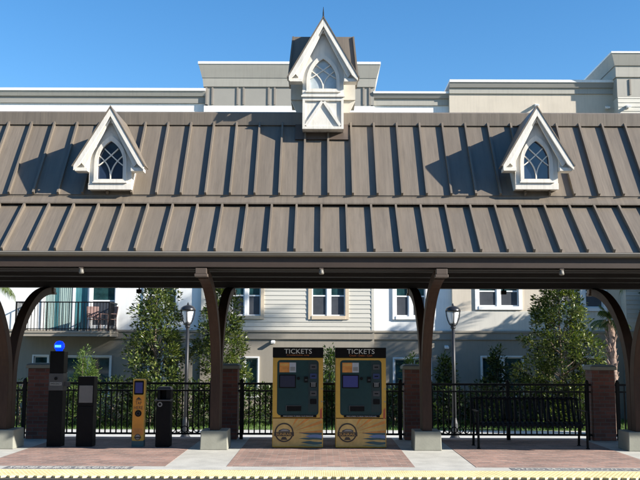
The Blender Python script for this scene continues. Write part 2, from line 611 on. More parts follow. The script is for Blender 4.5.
def slope_mesh(p0, p1, off, side):
    """panels with raised standing seams between two (y, z) points, across the whole canopy"""
    mb = MB()
    (ya, za), (yb, zb) = p0, p1
    v = Vector((yb - ya, zb - za)).normalized()
    nrm = Vector((-v.y, v.x))
    if nrm.y < 0:
        nrm = -nrm
    x = RX0 + off
    xs = [RX0]
    while x < RX1:
        if x > RX0 + 0.05:
            xs.append(x)
        x += 0.406
    xs.append(RX1)
    rr = random.Random(int(off * 1000) + 5)
    for a, b_ in zip(xs[:-1], xs[1:]):
        # each pan: slightly dished, so the sheets catch the light unevenly
        t_ = 0.03
        k = rr.uniform(-0.004, 0.004)
        nx = 2
        vs, fs = [], []
        for i in range(nx + 1):
            xx = a + (b_ - a) * i / nx
            dz = k if i == 1 else 0
            for (yy_, zz_) in (p0, p1):
                vs.append((xx, yy_ + nrm.x * dz, zz_ + nrm.y * dz))
            for (yy_, zz_) in (p0, p1):
                vs.append((xx, yy_ - nrm.x * t_, zz_ - nrm.y * t_))
        for i in range(nx):
            o = i * 4
            q = o + 4
            fs += [(o, q, q + 1, o + 1), (o + 2, o + 3, q + 3, q + 2), (o, o + 2, q + 2, q), (o + 1, q + 1, q + 3, o + 3)]
        mb.add(vs, fs)
    for x in xs[1:-1]:
        h, w = 0.062, 0.016
        a0 = Vector(p0) - v * 0.004
        a1 = Vector(p1)
        q = [a0 - nrm * 0.01, a1 - nrm * 0.01, a1 + nrm * h, a0 + nrm * h]
        mb.prof_x([(c.x, c.y) for c in q], x - w, x + w)
    return mb

SEAM_L = (fx(29.2, 250, 13.37) - RX0) % 0.406
SEAM_U = (fx(34.0, 192, 14.36) - RX0) % 0.406
for side in (0, 1):
    T = (lambda d: d) if side == 0 else mir
    nm = "lower_roof"
    slope_mesh((T(EAVE0), Z_E), (T(D_L), Z_L), SEAM_L, side).build("lower_roof", roof_m, canopy)
    slope_mesh((T(D_F), Z_F), (T(D_U), Z_U), SEAM_U, side).build("upper_roof", roof_m, canopy)
    fb = MB()
    pr = [(T(D_L - 0.062), Z_L + 0.022), (T(D_L - 0.062), Z_L + 0.045), (T(D_F + 0.012), Z_F - 0.035), (T(D_F + 0.012), Z_F + 0.0), (T(D_F + 0.08), Z_F + 0.0), (T(D_F + 0.08), Z_L + 0.022)]
    fb.prof_x(pr, RX0, RX1)
    fb.build("roof_flashing", roof_m, canopy)
    gt = MB()
    pr = [(T(EAVE0 - 0.02), Z_E - 0.015), (T(EAVE0 - 0.10), Z_E - 0.015), (T(EAVE0 - 0.115), Z_E - 0.03), (T(EAVE0 - 0.09), Z_E - 0.07), (T(EAVE0 - 0.02), Z_E - 0.085)]
    gt.prof_x(pr, RX0, RX1)
    gt.build("gutter", gutter_m, canopy)
    fa = MB()
    pr = [(T(EAVE0 - 0.018), Z_E - 0.04), (T(EAVE0 + 0.06), Z_E - 0.04), (T(EAVE0 + 0.06), 2.95), (T(EAVE0 - 0.018), 2.95)]
    fa.prof_x(pr, RX0, RX1)
    fa.build("fascia", fascia_m, canopy)
    bb = MB()
    bb.box(RX0, RX1, T(EAVE0 + 0.10), T(EAVE0 + 0.34), 2.93, 3.05)
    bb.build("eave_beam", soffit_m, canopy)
rc = MB()
rc.prof_x([(D_U - 0.05, Z_U - 0.02), (D_U - 0.05, Z_R - 0.03), (D_U - 0.01, Z_R), (mir(D_U) + 0.01, Z_R), (mir(D_U) + 0.05, Z_R - 0.03), (mir(D_U) + 0.05, Z_U - 0.02)], RX0, RX1)
rc.build("ridge_cap", roof_m, canopy)
sf = MB()
sf.box(RX0, RX1, EAVE0 + 0.062, mir(EAVE0) - 0.062, 3.052, 3.08)
for k in range(3):
    yb = 14.5 + k * 1.12
    sf.box(RX0, RX1, yb - 0.06, yb + 0.06, 2.99, 3.0515)
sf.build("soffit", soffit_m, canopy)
for xe in (RX0, RX1 - 0.05):
    ge = MB()
    ge.prof_x([(EAVE0, Z_E - 0.1), (D_L, Z_L - 0.05), (D_F + .05, Z_F - 0.05), (D_U, Z_U - 0.05), (mir(D_U), Z_U - 0.05), (mir(D_F) - .05, Z_F - 0.05), (mir(D_L), Z_L - 0.05), (mir(EAVE0), Z_E - 0.1)], xe + 0.01, xe + 0.04)
    ge.build("end_panel", fascia_m, canopy)

# columns: two curved laminated arms on a concrete block
def arm_mesh(side):
    mb = MB()
    s = -1 if side == 0 else 1
    pts = []
    y_in = 0.11
    pts.append((s * y_in, 0.30))
    pts.append((s * y_in, 0.9))
    cz, a, bz = 1.15, 2.13, 1.72
    for i in range(0, 19):
        th = R(84) * i / 18
        pts.append((s * (y_in + a * (1 - math.cos(th))), cz + bz * math.sin(th)))
    n = len(pts)
    vs, fs = [], []
    w = 0.08
    for i, pnt in enumerate(pts):
        A = Vector(pts[max(0, i - 1)])
        B = Vector(pts[min(n - 1, i + 1)])
        t_ = (B - A).normalized()
        nn = Vector((-t_.y, t_.x))
        th_ = 0.105 - 0.03 * i / (n - 1)
        c = Vector(pnt)
        o1, o2 = c + nn * th_, c - nn * th_
        vs += [(-w, o1.x, o1.y), (w, o1.x, o1.y), (w, o2.x, o2.y), (-w, o2.x, o2.y)]
    for i in range(n - 1):
        o, q = i * 4, i * 4 + 4
        for k in range(4):
            fs.append((o + k, o + (k + 1) % 4, q + (k + 1) % 4, q + k))
    fs += [(0, 3, 2, 1), (4 * n - 4, 4 * n - 3, 4 * n - 2, 4 * n - 1)]
    return mb.add(vs, fs)

def make_column():
    col = bpy.data.objects.new("column", None)
    COL.objects.link(col)
    col.parent = canopy
    bl = MB()
    bl.frus(0, 0, 0.0, 0.325, 0.475, 0.56, 0.455, 0.54)
    bl.build("base_block", block_m, col, bevel=0.014)
    for sd in (0, 1):
        a = arm_mesh(sd)
        a.build("curved_arm", arm_m, col, bevel=0.008)
    for s in (-1, 1):
        c = MB()
        c.box(-0.10, 0.10, s * 2.14, s * 2.30, 2.80, 2.845)
        c.box(-0.085, 0.085, s * 2.14, s * 2.30, 2.846, 2.93)
        c.build("arm_bracket", trim_brown, col, bevel=0.006)
    return col

col0 = make_column()
col0.location = (CX[0], CD, 0)
for x in CX[1:] + [9.15, 12.81]:
    c = copy_tree(col0, canopy)
    c.location = (x, CD, 0)

# gothic dormers
def arch(w, z0, zs, n=9):
    """pointed arch outline, half width w, sill z0, spring zs, counter clockwise"""
    pts = [(-w, z0), (w, z0)]
    for i in range(n + 1):
        th = R(60) * i / n
        pts.append((-w + 2 * w * math.cos(th), zs + 2 * w * math.sin(th)))
    for i in range(1, n + 1):
        th = R(60) - R(60) * i / n
        pts.append((w - 2 * w * math.cos(th), zs + 2 * w * math.sin(th)))
    return pts

def tracery(mb, w, z0, zs, bar, y0, y1):
    """two curves rising from the sill centre to the sides and two more crossing above them"""
    H = (zs - z0) + 1.732 * w
    for s in (-1, 1):
        pts = []
        for i in range(11):
            u = i / 10
            pts.append((s * w * 0.93 * u ** 1.9, z0 + H * 0.62 * (0.02 + 0.98 * u ** 0.8)))
        mb.strip_y(pts, bar, y0 + 0.0006 * (s + 1), y1)
        pts = []
        for i in range(11):
            u = i / 10
            pts.append((s * w * (0.97 - 1.50 * u ** 0.9), z0 + H * (0.36 + 0.44 * u)))
        mb.strip_y(pts, bar, y0 + 0.0012 * (s + 2), y1)
    return mb

def gable(parent, half, ze, zp, wall_w, z0, win, roof_back, proud, rake_w, glassmat, name_wall="gable_wall"):
    w, wz0, wzs = win
    slope = (zp - ze) / half
    zw = ze + slope * (half - wall_w / 2) - 0.12
    mb = MB()
    outer = [(-wall_w / 2, z0), (wall_w / 2, z0), (wall_w / 2, zw), (0, zp - 0.12), (-wall_w / 2, zw)]
    mb.holed_y(outer, [arch(w, wz0, wzs)], 0.0, 0.07)
    mb.box(-wall_w / 2, -wall_w / 2 + 0.05, 0.07, roof_back, z0, zw)
    mb.box(wall_w / 2 - 0.05, wall_w / 2, 0.07, roof_back, z0, zw)
    mb.box(-wall_w / 2 + 0.05, wall_w / 2 - 0.05, 0.07, roof_back, z0, z0 + 0.05)
    mb.build(name_wall, cream_m, parent)
    # arched casing
    fr = MB()
    fr.holed_y(arch(w + 0.055, wz0 - 0.045, wzs - 0.01), [arch(w - 0.004, wz0 + 0.001, wzs)], -0.028, 0.0)
    fr.box(-wall_w / 2 - 0.004, wall_w / 2 + 0.004, -0.02, -0.0005, z0 - 0.006, z0 + 0.095)
    fr.box(-w - 0.07, w + 0.07, -0.045, -0.0005, wz0 - 0.066, wz0 - 0.046)
    fr.build("window_casing", cream_m, parent)
    gl = MB()
    gl.prof_y(arch(w + 0.01, wz0 - 0.01, wzs), 0.035, 0.045)
    gl.build("window_pane", glassmat, parent)
    tr = MB()
    tracery(tr, w, wz0, wzs, 0.018, 0.012, 0.034)
    tr.build("window_tracery", cream_m, parent)
    # rake boards
    dirv = Vector((half, ze - zp)).normalized()
    nv = Vector((dirv.y, -dirv.x))
    if nv.y > 0:
        nv = -nv
    rb = MB()
    for s in (-1, 1):
        pts = [Vector((0, zp)), Vector((half, ze)), Vector((half, ze)) + nv * 0.0 + Vector((-0.0, -0.075)), Vector((half - 0.10, ze - 0.075 + 0.10 * slope * 0.55)), Vector((0, zp - rake_w * 1.95))]
        q = [(s * v.x, v.y) for v in pts]
        if s < 0:
            q = q[::-1]
        rb.prof_y(q, -proud, -proud + 0.04)
        # lower inner moulding, set back
        pts = [Vector((0, zp - rake_w * 1.95 + 0.01)), Vector((half - 0.11, ze - 0.01 + 0.08 * slope * 0.5)), Vector((half - 0.17, ze - 0.01)), Vector((0, zp - rake_w * 2.7))]
        q = [(s * v.x, v.y) for v in pts]
        if s < 0:
            q = q[::-1]
        rb.prof_y(q, -proud + 0.05, -proud + 0.085)
        # closed eave box and its return
        q = [(s * (wall_w / 2 + 0.002), ze - 0.024), (s * (half - 0.02), ze - 0.024), (s * (half - 0.02), ze - 0.005), (s * (wall_w / 2 + 0.002), ze + slope * (half - wall_w / 2) - 0.04)]
        rb.prof_y(q if s > 0 else q[::-1], -proud + 0.088, 0.069)
        rb.box(s * (wall_w / 2 + 0.004), s * (half - 0.015), -proud + 0.041, 0.09, ze - 0.082, ze - 0.025)
    rb.build("rake_board", cream_m, parent, bevel=0.004)
    # little king post ornament
    kp = MB()
    kp.prof_y([(-0.022, zp - rake_w * 3.3), (0.022, zp - rake_w * 3.3), (0.022, zp - 0.10), (-0.022, zp - 0.10)], -proud + 0.09, -proud + 0.12)
    kp.build("king_post", cream_m, parent)
    # roof sheets
    rf = MB()
    up = -nv
    for s in (-1, 1):
        a = Vector((0, zp)) + up * 0.004
        b_ = Vector((half, ze)) + dirv * 0.02 + up * 0.004
        c = b_ + up * 0.018
        d_ = Vector((0, zp + 0.018 / abs(up.y) + 0.004))
        q = [(s * v.x, v.y) for v in (a, b_, c, d_)]
        y0_ = -proud - 0.008
        backs = [roof_back, 0.10, 0.10, roof_back]
        vs = [(x, y0_, z) for x, z in q] + [(x, yb_, z) for (x, z), yb_ in zip(q, backs)]
        fs = [(0, 1, 2, 3), (7, 6, 5, 4), (0, 4, 5, 1), (1, 5, 6, 2), (2, 6, 7, 3), (3, 7, 4, 0)]
        rf.add(vs, fs if s > 0 else [f[::-1] for f in fs])
    rf.build("dormer_roof", roof_m, parent)

def make_small_dormer():
    dm = bpy.data.objects.new("dormer", None)
    COL.objects.link(dm)
    dm.parent = canopy
    gable(dm, 0.575, 0.365, 1.335, 0.70, 0.0, (0.212, 0.165, 0.445), 1.10, 0.15, 0.072, dglass_m)
    return dm

d0 = make_small_dormer()
d0.location = (-3.475, 14.22, 4.305)
d1 = copy_tree(d0, canopy)
d1.location = (3.53, 14.22, 4.33)

tur = bpy.data.objects.new("turret_dormer", None)
COL.objects.link(tur)
tur.parent = canopy
tur.location = (0.02, 14.95, 5.51)
gable(tur, 0.60, 0.905, 1.955, 0.717, 0.60, (0.236, 0.72, 0.86), 0.40, 0.15, 0.075, pglass_m)
pn = MB()
pn.box(-0.358, 0.358, 0.0, 0.5, 0.0, 0.565)
pn.build("apron_panel", cream_m, tur)
bd = MB()
bd.box(-0.358, 0.358, -0.03, -0.0005, 0.505, 0.565)
bd.box(-0.38, 0.38, -0.055, -0.0005, 0.568, 0.598)
bd.box(-0.358, -0.315, -0.03, -0.0005, 0.0, 0.504)
bd.box(0.315, 0.358, -0.03, -0.0005, 0.0, 0.504)
bd.box(-0.314, 0.314, -0.03, -0.0005, 0.0, 0.045)
for s in (-1, 1):
    bd.strip_y([(s * 0.30, 0.06), (s * 0.015, 0.49)], 0.05, -0.028 + 0.0006 * s, -0.0005)
bd.build("apron_board", cream_m, tur)
cp = MB()
cp.box(-0.575, 0.575, 0.32, 1.02, 0.62, 1.06)
for s in (-1, 1):
    cp.prof_y([(s * 0.36, 0.30), (s * 0.42, 0.30), (s * 0.575, 0.62), (s * 0.36, 0.62)][::s], 0.36, 0.44)
cp.box(-0.358, 0.358, 0.5, 1.0, 0.05, 0.62)
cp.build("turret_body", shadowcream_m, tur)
cr_ = MB()
cr_.frus(0, 0.67, 1.045, 1.80, 1.26, 0.80, 1.12, 0.62)
for k in range(4):
    x = (-0.61 + 0.4067 * k)
    x1_ = x * 1.12 / 1.26
    vs = []
    for (xx, yy, zz) in ((x, 0.27, 1.046), (x1_, 0.36, 1.798)):
        vs += [(xx - 0.014, yy - 0.03, zz), (xx + 0.014, yy - 0.03, zz), (xx + 0.014, yy + 0.02, zz), (xx - 0.014, yy + 0.02, zz)]
    cr_.add(vs, [(0, 3, 2, 1), (4, 5, 6, 7), (0, 1, 5, 4), (1, 2, 6, 5), (2, 3, 7, 6), (3, 0, 4, 7)])
cr_.build("turret_roof", roof_m, tur)
fn = MB()
fn.tube([(0, 0.0, 1.94), (0, 0.0, 2.10), (0, 0, 2.22)], [0.014, 0.012, 0.003], 8)
fn.lathe([(0.001, -0.02), (0.025, 0), (0.001, 0.025)], 8, (0, 0, 2.03))
fn.build("finial", black_m, tur)
# flat flashing saddle in the roof below the turret
sd = MB()
sd.prof_x([(15.07, 5.36), (15.11, 5.36), (15.34, 5.68), (15.30, 5.70)], -0.47, 0.47)
sd.build("saddle_flashing", trim_brown, canopy)

# fixtures under the eaves
def eave_light():
    t_ = thing("eave_light", "small pale round fixture under the front eave above the ticket machines", "light fixture", (0, 0, 0), "fixtures along the front eave")
    m_ = MB()
    m_.lathe([(0.03, 0.05), (0.035, 0.01), (0.04, -0.01), (0.035, -0.025), (0.015, -0.032)], 14)
    m_.build("housing", M("fixture_grey", (0.15, 0.14, 0.12), 0.5), t_, smooth=True)
    m2 = MB()
    m2.box(-0.03, 0.03, -0.03, 0.03, 0.051, 0.075)
    m2.build("bracket", trim_brown, t_)
    return t_
el = eave_light()
el.location = (0.0, EAVE0 + 0.02, 2.872)
for x, lab in ((-BAY, "small pale round fixture under the front eave above the balcony"), (BAY, "small pale round fixture under the front eave right of the right lamp post")):
    c = copy_tree(el)
    c.location = (x, EAVE0 + 0.02, 2.872)
    c["label"] = lab
rl = None
for x, lab in ((-BAY, "tiny dark fixture hanging from the rear beam before the leftmost magnolia"), (BAY, "tiny dark fixture hanging from the rear beam before the right windows")):
    if rl is None:
        rl = thing("rear_fixture", lab, "light fixture", (0, 0, 0), "fixtures along the rear beam")
        m_ = MB()
        m_.box(-0.05, 0.05, -0.05, 0.05, -0.11, -0.03)
        m_.build("housing", black_m, rl, bevel=0.008)
        m_ = MB()
        m_.tube([(0, 0, -0.03), (0, 0, 0.0)], 0.015)
        m_.build("stem", black_m, rl)
        c = rl
    else:
        c = copy_tree(rl)
        c["label"] = lab
    c.location = (x, mir(EAVE0 + 0.22), 2.928)

# ------------------------------------------------------------------ PIERS AND FENCES
def make_pier():
    t_ = thing("brick_pier", "", "pier", (0, 0, 0), "brick piers along the back of the platform")
    m_ = MB()
    m_.box(-0.215, 0.215, -0.215, 0.215, 0, 1.335)
    m_.build("shaft", pierbrick_m, t_, bevel=0.006)
    m_ = MB()
    m_.box(-0.255, 0.255, -0.255, 0.255, 1.336, 1.40)
    m_.frus(0, 0, 1.401, 1.43, 0.50, 0.50, 0.40, 0.40)
    m_.build("cap", block_m, t_, bevel=0.008)
    return t_

PD = 17.32
pier0 = make_pier()
plabs = {-1.82: "brick pier with grey cap behind the column left of the ticket machines",
         1.82: "brick pier with grey cap behind the column right of the ticket machines",
         -5.42: "brick pier with grey cap beside the blue light emergency tower",
         5.42: "brick pier with grey cap at the bench's right end"}
for i, (x, lab) in enumerate(plabs.items()):
    c = pier0 if i == 0 else copy_tree(pier0)
    c.location = (x, PD, 0)
    c["label"] = lab

FD = 17.22
def make_fence(x0, x1, lab, motif=None, post_xs=()):
    t_ = thing("metal_fence", lab, "fence", (x0, FD, 0), "black picket fences between the piers")
    L = x1 - x0
    for name, z, h in (("top_rail", 1.05, 0.04), ("upper_rail", 0.915, 0.03), ("bottom_rail", 0.10, 0.035)):
        m_ = MB()
        m_.box(0, L, -0.02, 0.02, z - h / 2, z + h / 2)
        m_.build(name, fence_m, t_)
    m_ = MB()
    n = int(L / 0.104)
    for k in range(1, n):
        x = L * k / n
        m_.box(x - 0.012, x + 0.012, -0.012, 0.012, 0.118, 0.899)
        if k % 1 == 0:
            m_.box(x - 0.0075, x + 0.0075, -0.0075, 0.0075, 0.931, 1.029)
    m_.build("picket", fence_m, t_)
    for px_ in post_xs:
        m_ = MB()
        m_.box(px_ - x0 - 0.032, px_ - x0 + 0.032, -0.032, 0.032, 0, 1.10)
        m_.lathe([(0.03, 0), (0.035, 0.02), (0.001, 0.05)], 8, (px_ - x0, 0, 1.10))
        m_.build("post", fence_m, t_)
    rg_ = MB()
    lo, hi = motif if motif else (0, 0)
    x = lo
    while x < hi:
        n_ = 16
        pts = [(x - x0 + 0.055 * math.cos(2 * math.pi * k / n_), -0.018, 0.185 + 0.058 * math.sin(2 * math.pi * k / n_)) for k in range(n_ + 1)]
        rg_.tube(pts, 0.009, 6, cap=False)
        x += 0.118
    if motif:
        rg_.build("ring_scroll", fence_m, t_)
    return t_

make_fence(-9.0, -5.64, "black picket fence at the far left beyond the tower's brick pier", None, (-8.9, -7.3, -5.72))
make_fence(-5.20, -2.04, "black picket fence with ring scrolls behind the yellow tap reader", (-2.85, -2.35), (-5.1, -3.6, -2.11))
make_fence(-1.60, 1.60, "black picket fence behind the two ticket machines", None, (-1.53, 0.0, 1.53))
make_fence(2.04, 5.20, "black picket fence with ring scrolls behind the bench", (2.32, 2.82), (2.11, 3.6, 5.13))
make_fence(5.64, 9.0, "black picket fence at the far right beyond the last pier", None, (5.72, 7.3, 8.9))

# ------------------------------------------------------------------ TICKET MACHINES
def rrect(x0, x1, z0, z1, r, n=5):
    pts = []
    for cx, cz, a0 in ((x1 - r, z0 + r, -90), (x1 - r, z1 - r, 0), (x0 + r, z1 - r, 90), (x0 + r, z0 + r, 180)):
        for i in range(n + 1):
            a = R(a0 + 90 * i / n)
            pts.append((cx + r * math.cos(a), cz + r * math.sin(a)))
    return pts

def make_machine(scr, sub, lab):
    t_ = thing("ticket_machine", lab, "ticket machine", (0, 0, 0), "ticket vending machines")
    W, H = 0.443, 1.74
    m_ = MB()
    m_.box(-W, W, 0, 0.72, 0.012, 1.56)
    m_.box(-W + 0.03, W - 0.03, 0.03, 0.70, 0, 0.012)
    m_.build("cabinet", yellow_m, t_, bevel=0.012)
    m_ = MB()
    m_.box(-W - 0.004, W + 0.004, -0.01, 0.73, 1.561, H)
    hd = m_.build("header_sign", black_m, t_, bevel=0.008)
    text_obj("TICKETS", "title_lettering", 0.485, 0.083, letters_m, hd, 0.0, -0.0125, 1.672)
    text_obj(sub, "small_lettering", 0.40, 0.034, oletters_m, hd, 0.0, -0.0125, 1.602)
    m_ = MB()
    m_.holed_y([(-W + 0.002, 0.52), (W - 0.002, 0.52), (W - 0.002, 1.555), (-W + 0.002, 1.555)], [rrect(-0.365, 0.365, 0.56, 1.52, 0.06)], -0.012, -0.0008)
    m_.build("face_frame", yellow_m, t_, bevel=0.003)
    m_ = MB()
    m_.prof_y(rrect(-0.367, 0.367, 0.558, 1.522, 0.06), -0.0035, -0.0006)
    fc = m_.build("face_panel", face_m, t_)
    # darker strip of slots down the right, black footer with fine print
    m_ = MB()
    m_.box(0.185, 0.355, -0.0065, -0.0036, 0.62, 1.50)
    m_.build("slot_strip", M("slot_strip_teal", (0.010, 0.028, 0.032), 0.4), fc)
    m_ = MB()
    m_.prof_y(rrect(-0.30, 0.33, 0.528, 0.566, 0.012), -0.0185, -0.0125)
    ft = m_.build("footer_strip", black_m, fc)
    text_obj("PRESS SCREEN TO BEGIN YOUR PURCHASE", "small_lettering", 0.52, 0.017, letters_m, ft, 0.01, -0.0195, 0.547)
    m_ = MB()
    m_.box(-0.325, -0.15, -0.007, -0.0037, 1.305, 1.475, 0)
    m_.box(-0.149, -0.035, -0.007, -0.0037, 1.305, 1.475, 1)
    m_.box(-0.31, -0.165, -0.0082, -0.0071, 1.42, 1.45, 2)
    m_.box(-0.135, -0.05, -0.0082, -0.0071, 1.33, 1.40, 3)
    m_.build("notice", [orange_m, M("notice_paper", (0.42, 0.45, 0.5), 0.6, 0, 0.1, 9), lorange_m, mgrey_m], fc)
    m_ = MB()
    m_.prof_y(rrect(-0.33, -0.035, 1.03, 1.265, 0.012), -0.014, -0.0037)
    m_.build("screen_bezel", black_m, fc)
    m_ = MB()
    m_.box(-0.312, -0.053, -0.0165, -0.0142, 1.05, 1.247)
    m_.build("screen", scr, fc)
    m_ = MB()
    m_.box(-0.20, 0.06, -0.02, -0.0037, 0.635, 0.725, 0)
    m_.box(-0.205, -0.192, -0.026, -0.0201, 0.63, 0.73, 1)
    m_.box(-0.19, 0.06, -0.026, -0.0201, 0.722, 0.73, 1)
    m_.build("ticket_tray", [black_m, dgrey_m], fc)
    m_ = MB()
    m_.box(0.11, 0.175, -0.03, -0.0037, 1.13, 1.23, 0)
    m_.box(0.125, 0.165, -0.034, -0.0301, 1.165, 1.185, 1)
    m_.build("card_reader", [black_m, dgrey_m], fc)
    m_ = MB()
    m_.disc_y(0.01, 1.20, 0.028, -0.022, -0.0037, 16)
    m_.build("push_button", black_m, fc)
    for z, mm, nm in ((1.40, dgrey_m, "coin_slot"), (1.24, M("slot_blue", (0.02, 0.035, 0.12), 0.5), "bill_slot"), (1.09, black_m, "keypad"), (0.94, dgrey_m, "receipt_slot"), (0.80, black_m, "change_cup")):
        m_ = MB()
        m_.prof_y(rrect(0.215, 0.33, z - 0.045, z + 0.045, 0.015), -0.016, -0.0067)
        b_ = m_.build(nm, mm, fc)
        if nm == "keypad":
            m_.v, m_.f, m_.m = [], [], []
        k_ = MB()
        if nm == "keypad":
            for i in range(3):
                for j in range(3):
                    k_.box(0.236 + i * 0.027, 0.254 + i * 0.027, -0.019, -0.0162, z - 0.033 + j * 0.024, z - 0.016 + j * 0.024)
            k_.box(0.222, 0.323, -0.0175, -0.0162, z + 0.036, z + 0.041)
            bpy.data.objects.remove(b_)
            m2 = MB()
            m2.prof_y(rrect(0.215, 0.33, z - 0.045, z + 0.045, 0.015), -0.016, -0.0067)
            m2.m = [0] * len(m2.f)
            m2.add(k_.v, k_.f, 1)
            m2.build(nm, [black_m, mgrey_m], fc)
        else:
            bpy.data.objects.remove(b_)
            m2 = MB()
            m2.prof_y(rrect(0.215, 0.33, z - 0.045, z + 0.045, 0.015), -0.016, -0.0067, 0)
            m2.box(0.24, 0.305, -0.019, -0.0162, z - 0.01, z + 0.008, 1)
            m2.build(nm, [mm, black_m], fc)
    # printed wrap of the lower front: sun rays and blue-green spikes
    m_ = MB()
    y = -0.0022
    m_.box(-W + 0.014, W - 0.014, y, -0.0004, 0.03, 0.505, 0)
    for i, (a0, a1, mm) in enumerate([(64, 55, 1), (50, 43, 2), (40, 33, 1), (30, 24, 2), (21, 16, 1), (13, 8, 2), (5, 1, 1)]):
        # rays fan out from the emblem and are clipped at the cabinet's edge
        ox, oz = -0.16, 0.255
        r0 = 0.13 + 0.06 * (i % 2)
        pts = [(ox + r0 * math.cos(R((a0 + a1) / 2)), oz + r0 * math.sin(R((a0 + a1) / 2)))]
        for aa in (a1, a0):
            L = min((W - 0.017 - ox) / math.cos(R(aa)), (0.503 - oz) / max(0.01, math.sin(R(aa))))
            pts.append((ox + L * math.cos(R(aa)), oz + L * math.sin(R(aa))))
        m_.prof_y(pts, y - 0.0006 * (i + 1), y - 0.0002, mm)
    for i, (zc, hw, x0, mm) in enumerate([(0.262, 0.032, 0.02, 4), (0.205, 0.036, 0.13, 5), (0.165, 0.022, 0.02, 4), (0.10, 0.03, 0.06, 4), (0.135, 0.02, 0.16, 0), (0.052, 0.018, 0.02, 6)]):
        pts = [(x0, zc - 0.006)]
        for j in range(1, 9):
            u = j / 8
            pts.append((x0 + (W - 0.016 - x0) * u, zc - hw * math.sin(u * 2.4) - 0.012 * u))
        for j in range(8, 0, -1):
            u = j / 8
            pts.append((x0 + (W - 0.016 - x0) * u, zc + hw * math.sin(u * 2.4) - 0.012 * u))
        m_.prof_y(pts, y - 0.004 - 0.0007 * i, y - 0.0002, mm)
    m_.build("wrap_print", [pale_m, orange_m, lorange_m, red_m, teal_m, blue_m, M("wrap_sage", (0.24, 0.27, 0.16), 0.5)], t_)
    m_ = MB()
    m_.prof_y([(W - 0.055, 0.506), (W - 0.016, 0.506), (W - 0.016, 0.70), (W - 0.05, 0.66)], -0.0145, -0.0122)
    m_.build("red_flame_print", red_m, t_)
    m_ = MB()
    m_.box(-W + 0.004, W - 0.004, -0.0142, -0.0008, 0.5075, 0.5165)
    m_.build("door_gap", black_m, t_)
    m_ = MB()
    m_.disc_y(W - 0.022, 1.02, 0.012, -0.02, -0.0122, 14)
    m_.disc_y(W - 0.022, 0.80, 0.012, -0.02, -0.0122, 14)
    m_.build("door_lock", mgrey_m, t_)
    # round emblem with a train nose and a banner
    lx, lz, lr = -0.235, 0.265, 0.165
    m_ = MB()
    m_.disc_y(lx, lz, lr - 0.02, -0.0075, -0.0026, 32, 1)
    m_.ring_y(lx, lz, lr - 0.024, lr, -0.009, -0.0026, 36, 0)
    m_.prof_y([(lx - 0.10, lz + 0.012), (lx + 0.10, lz + 0.012), (lx + 0.105, lz + 0.035), (lx + 0.06, lz + 0.06), (lx - 0.02, lz + 0.065), (lx - 0.09, lz + 0.04)], -0.0095, -0.0076, 2)
    m_.prof_y([(lx - 0.07, lz + 0.025), (lx + 0.09, lz + 0.025), (lx + 0.055, lz + 0.05), (lx - 0.02, lz + 0.052)], -0.0105, -0.0096, 3)
    m_.prof_y([(lx - 0.172, lz - 0.062), (lx + 0.172, lz - 0.062), (lx + 0.172, lz + 0.008), (lx - 0.172, lz + 0.008)], -0.0115, -0.0028, 0)
    m_.prof_y([(lx - 0.06, lz - 0.125), (lx + 0.06, lz - 0.125), (lx + 0.03, lz - 0.075), (lx - 0.03, lz - 0.075)], -0.0095, -0.0076, 0)
    em = m_.build("emblem", [logo_m, pale_m, dgrey_m, mgrey_m], t_)
    text_obj("SUNRAIL", "emblem_lettering", 0.28, 0.042, lorange_m, em, lx, -0.0125, lz - 0.027)
    return t_

MD = 15.66
m1 = make_machine(screen_m, "Credit/debit only", "left of the two yellow ticket machines, with the darker screen")
m1.location = (fx(298.3, 400, MD), MD, 0.0045)
m2 = make_machine(screen2_m, "Credit - Debit - Cash", "right of the two yellow ticket machines, with the brighter blue screen")
m2.location = (fx(361.4, 400, MD), MD, 0.0045)

# ------------------------------------------------------------------ EMERGENCY TOWER, PYLON, TAP READER, FOUNTAIN
OD = 15.85
t_ = thing("emergency_tower", "tall black emergency call tower topped by a glowing blue light", "call tower", (fx(57, 420, OD), OD, 0.0045))
m_ = MB(); m_.box(-0.125, 0.125, -0.125, 0.125, 0.0, 0.97); m_.build("pedestal", black_m, t_, bevel=0.008)
m_ = MB(); m_.box(-0.128, 0.128, -0.13, 0.125, 0.971, 1.27)
pp = m_.build("call_panel", dgrey_m, t_, bevel=0.006)
m_ = MB(); m_.box(-0.105, 0.105, -0.134, -0.1305, 1.06, 1.115); sp_ = m_.build("label_strip", mgrey_m, pp)
text_obj("EMERGENCY", "lettering", 0.18, 0.03, black_m, sp_, 0, -0.1355, 1.0875)
m_ = MB(); m_.disc_y(0, 1.18, 0.028, -0.145, -0.1305, 18); m_.build("call_button", black_m, pp)
m_ = MB(); m_.box(-0.125, 0.125, -0.12, 0.125, 1.271, 1.66); m_.build("head_box", black_m, t_, bevel=0.01)
m_ = MB(); m_.lathe([(0.06, 1.661), (0.06, 1.69), (0.08, 1.70), (0.092, 1.74), (0.085, 1.79), (0.055, 1.83), (0.01, 1.842)], 20)
bl_ = m_.build("blue_lamp", bluelamp_m, t_, smooth=True)
m_ = MB()
for s in (-1, 0, 1):
    m_.box(s * 0.036 - 0.014, s * 0.036 + 0.014, -0.10, -0.07, 1.725, 1.768)
m_.build("lamp_core", bluecore_m, bl_)
m_ = MB(); m_.box(0.128, 0.20, -0.06, 0.06, 1.04, 1.12); m_.box(0.201, 0.205, -0.05, 0.05, 1.045, 1.115); m_.build("side_speaker", dgrey_m, t_)

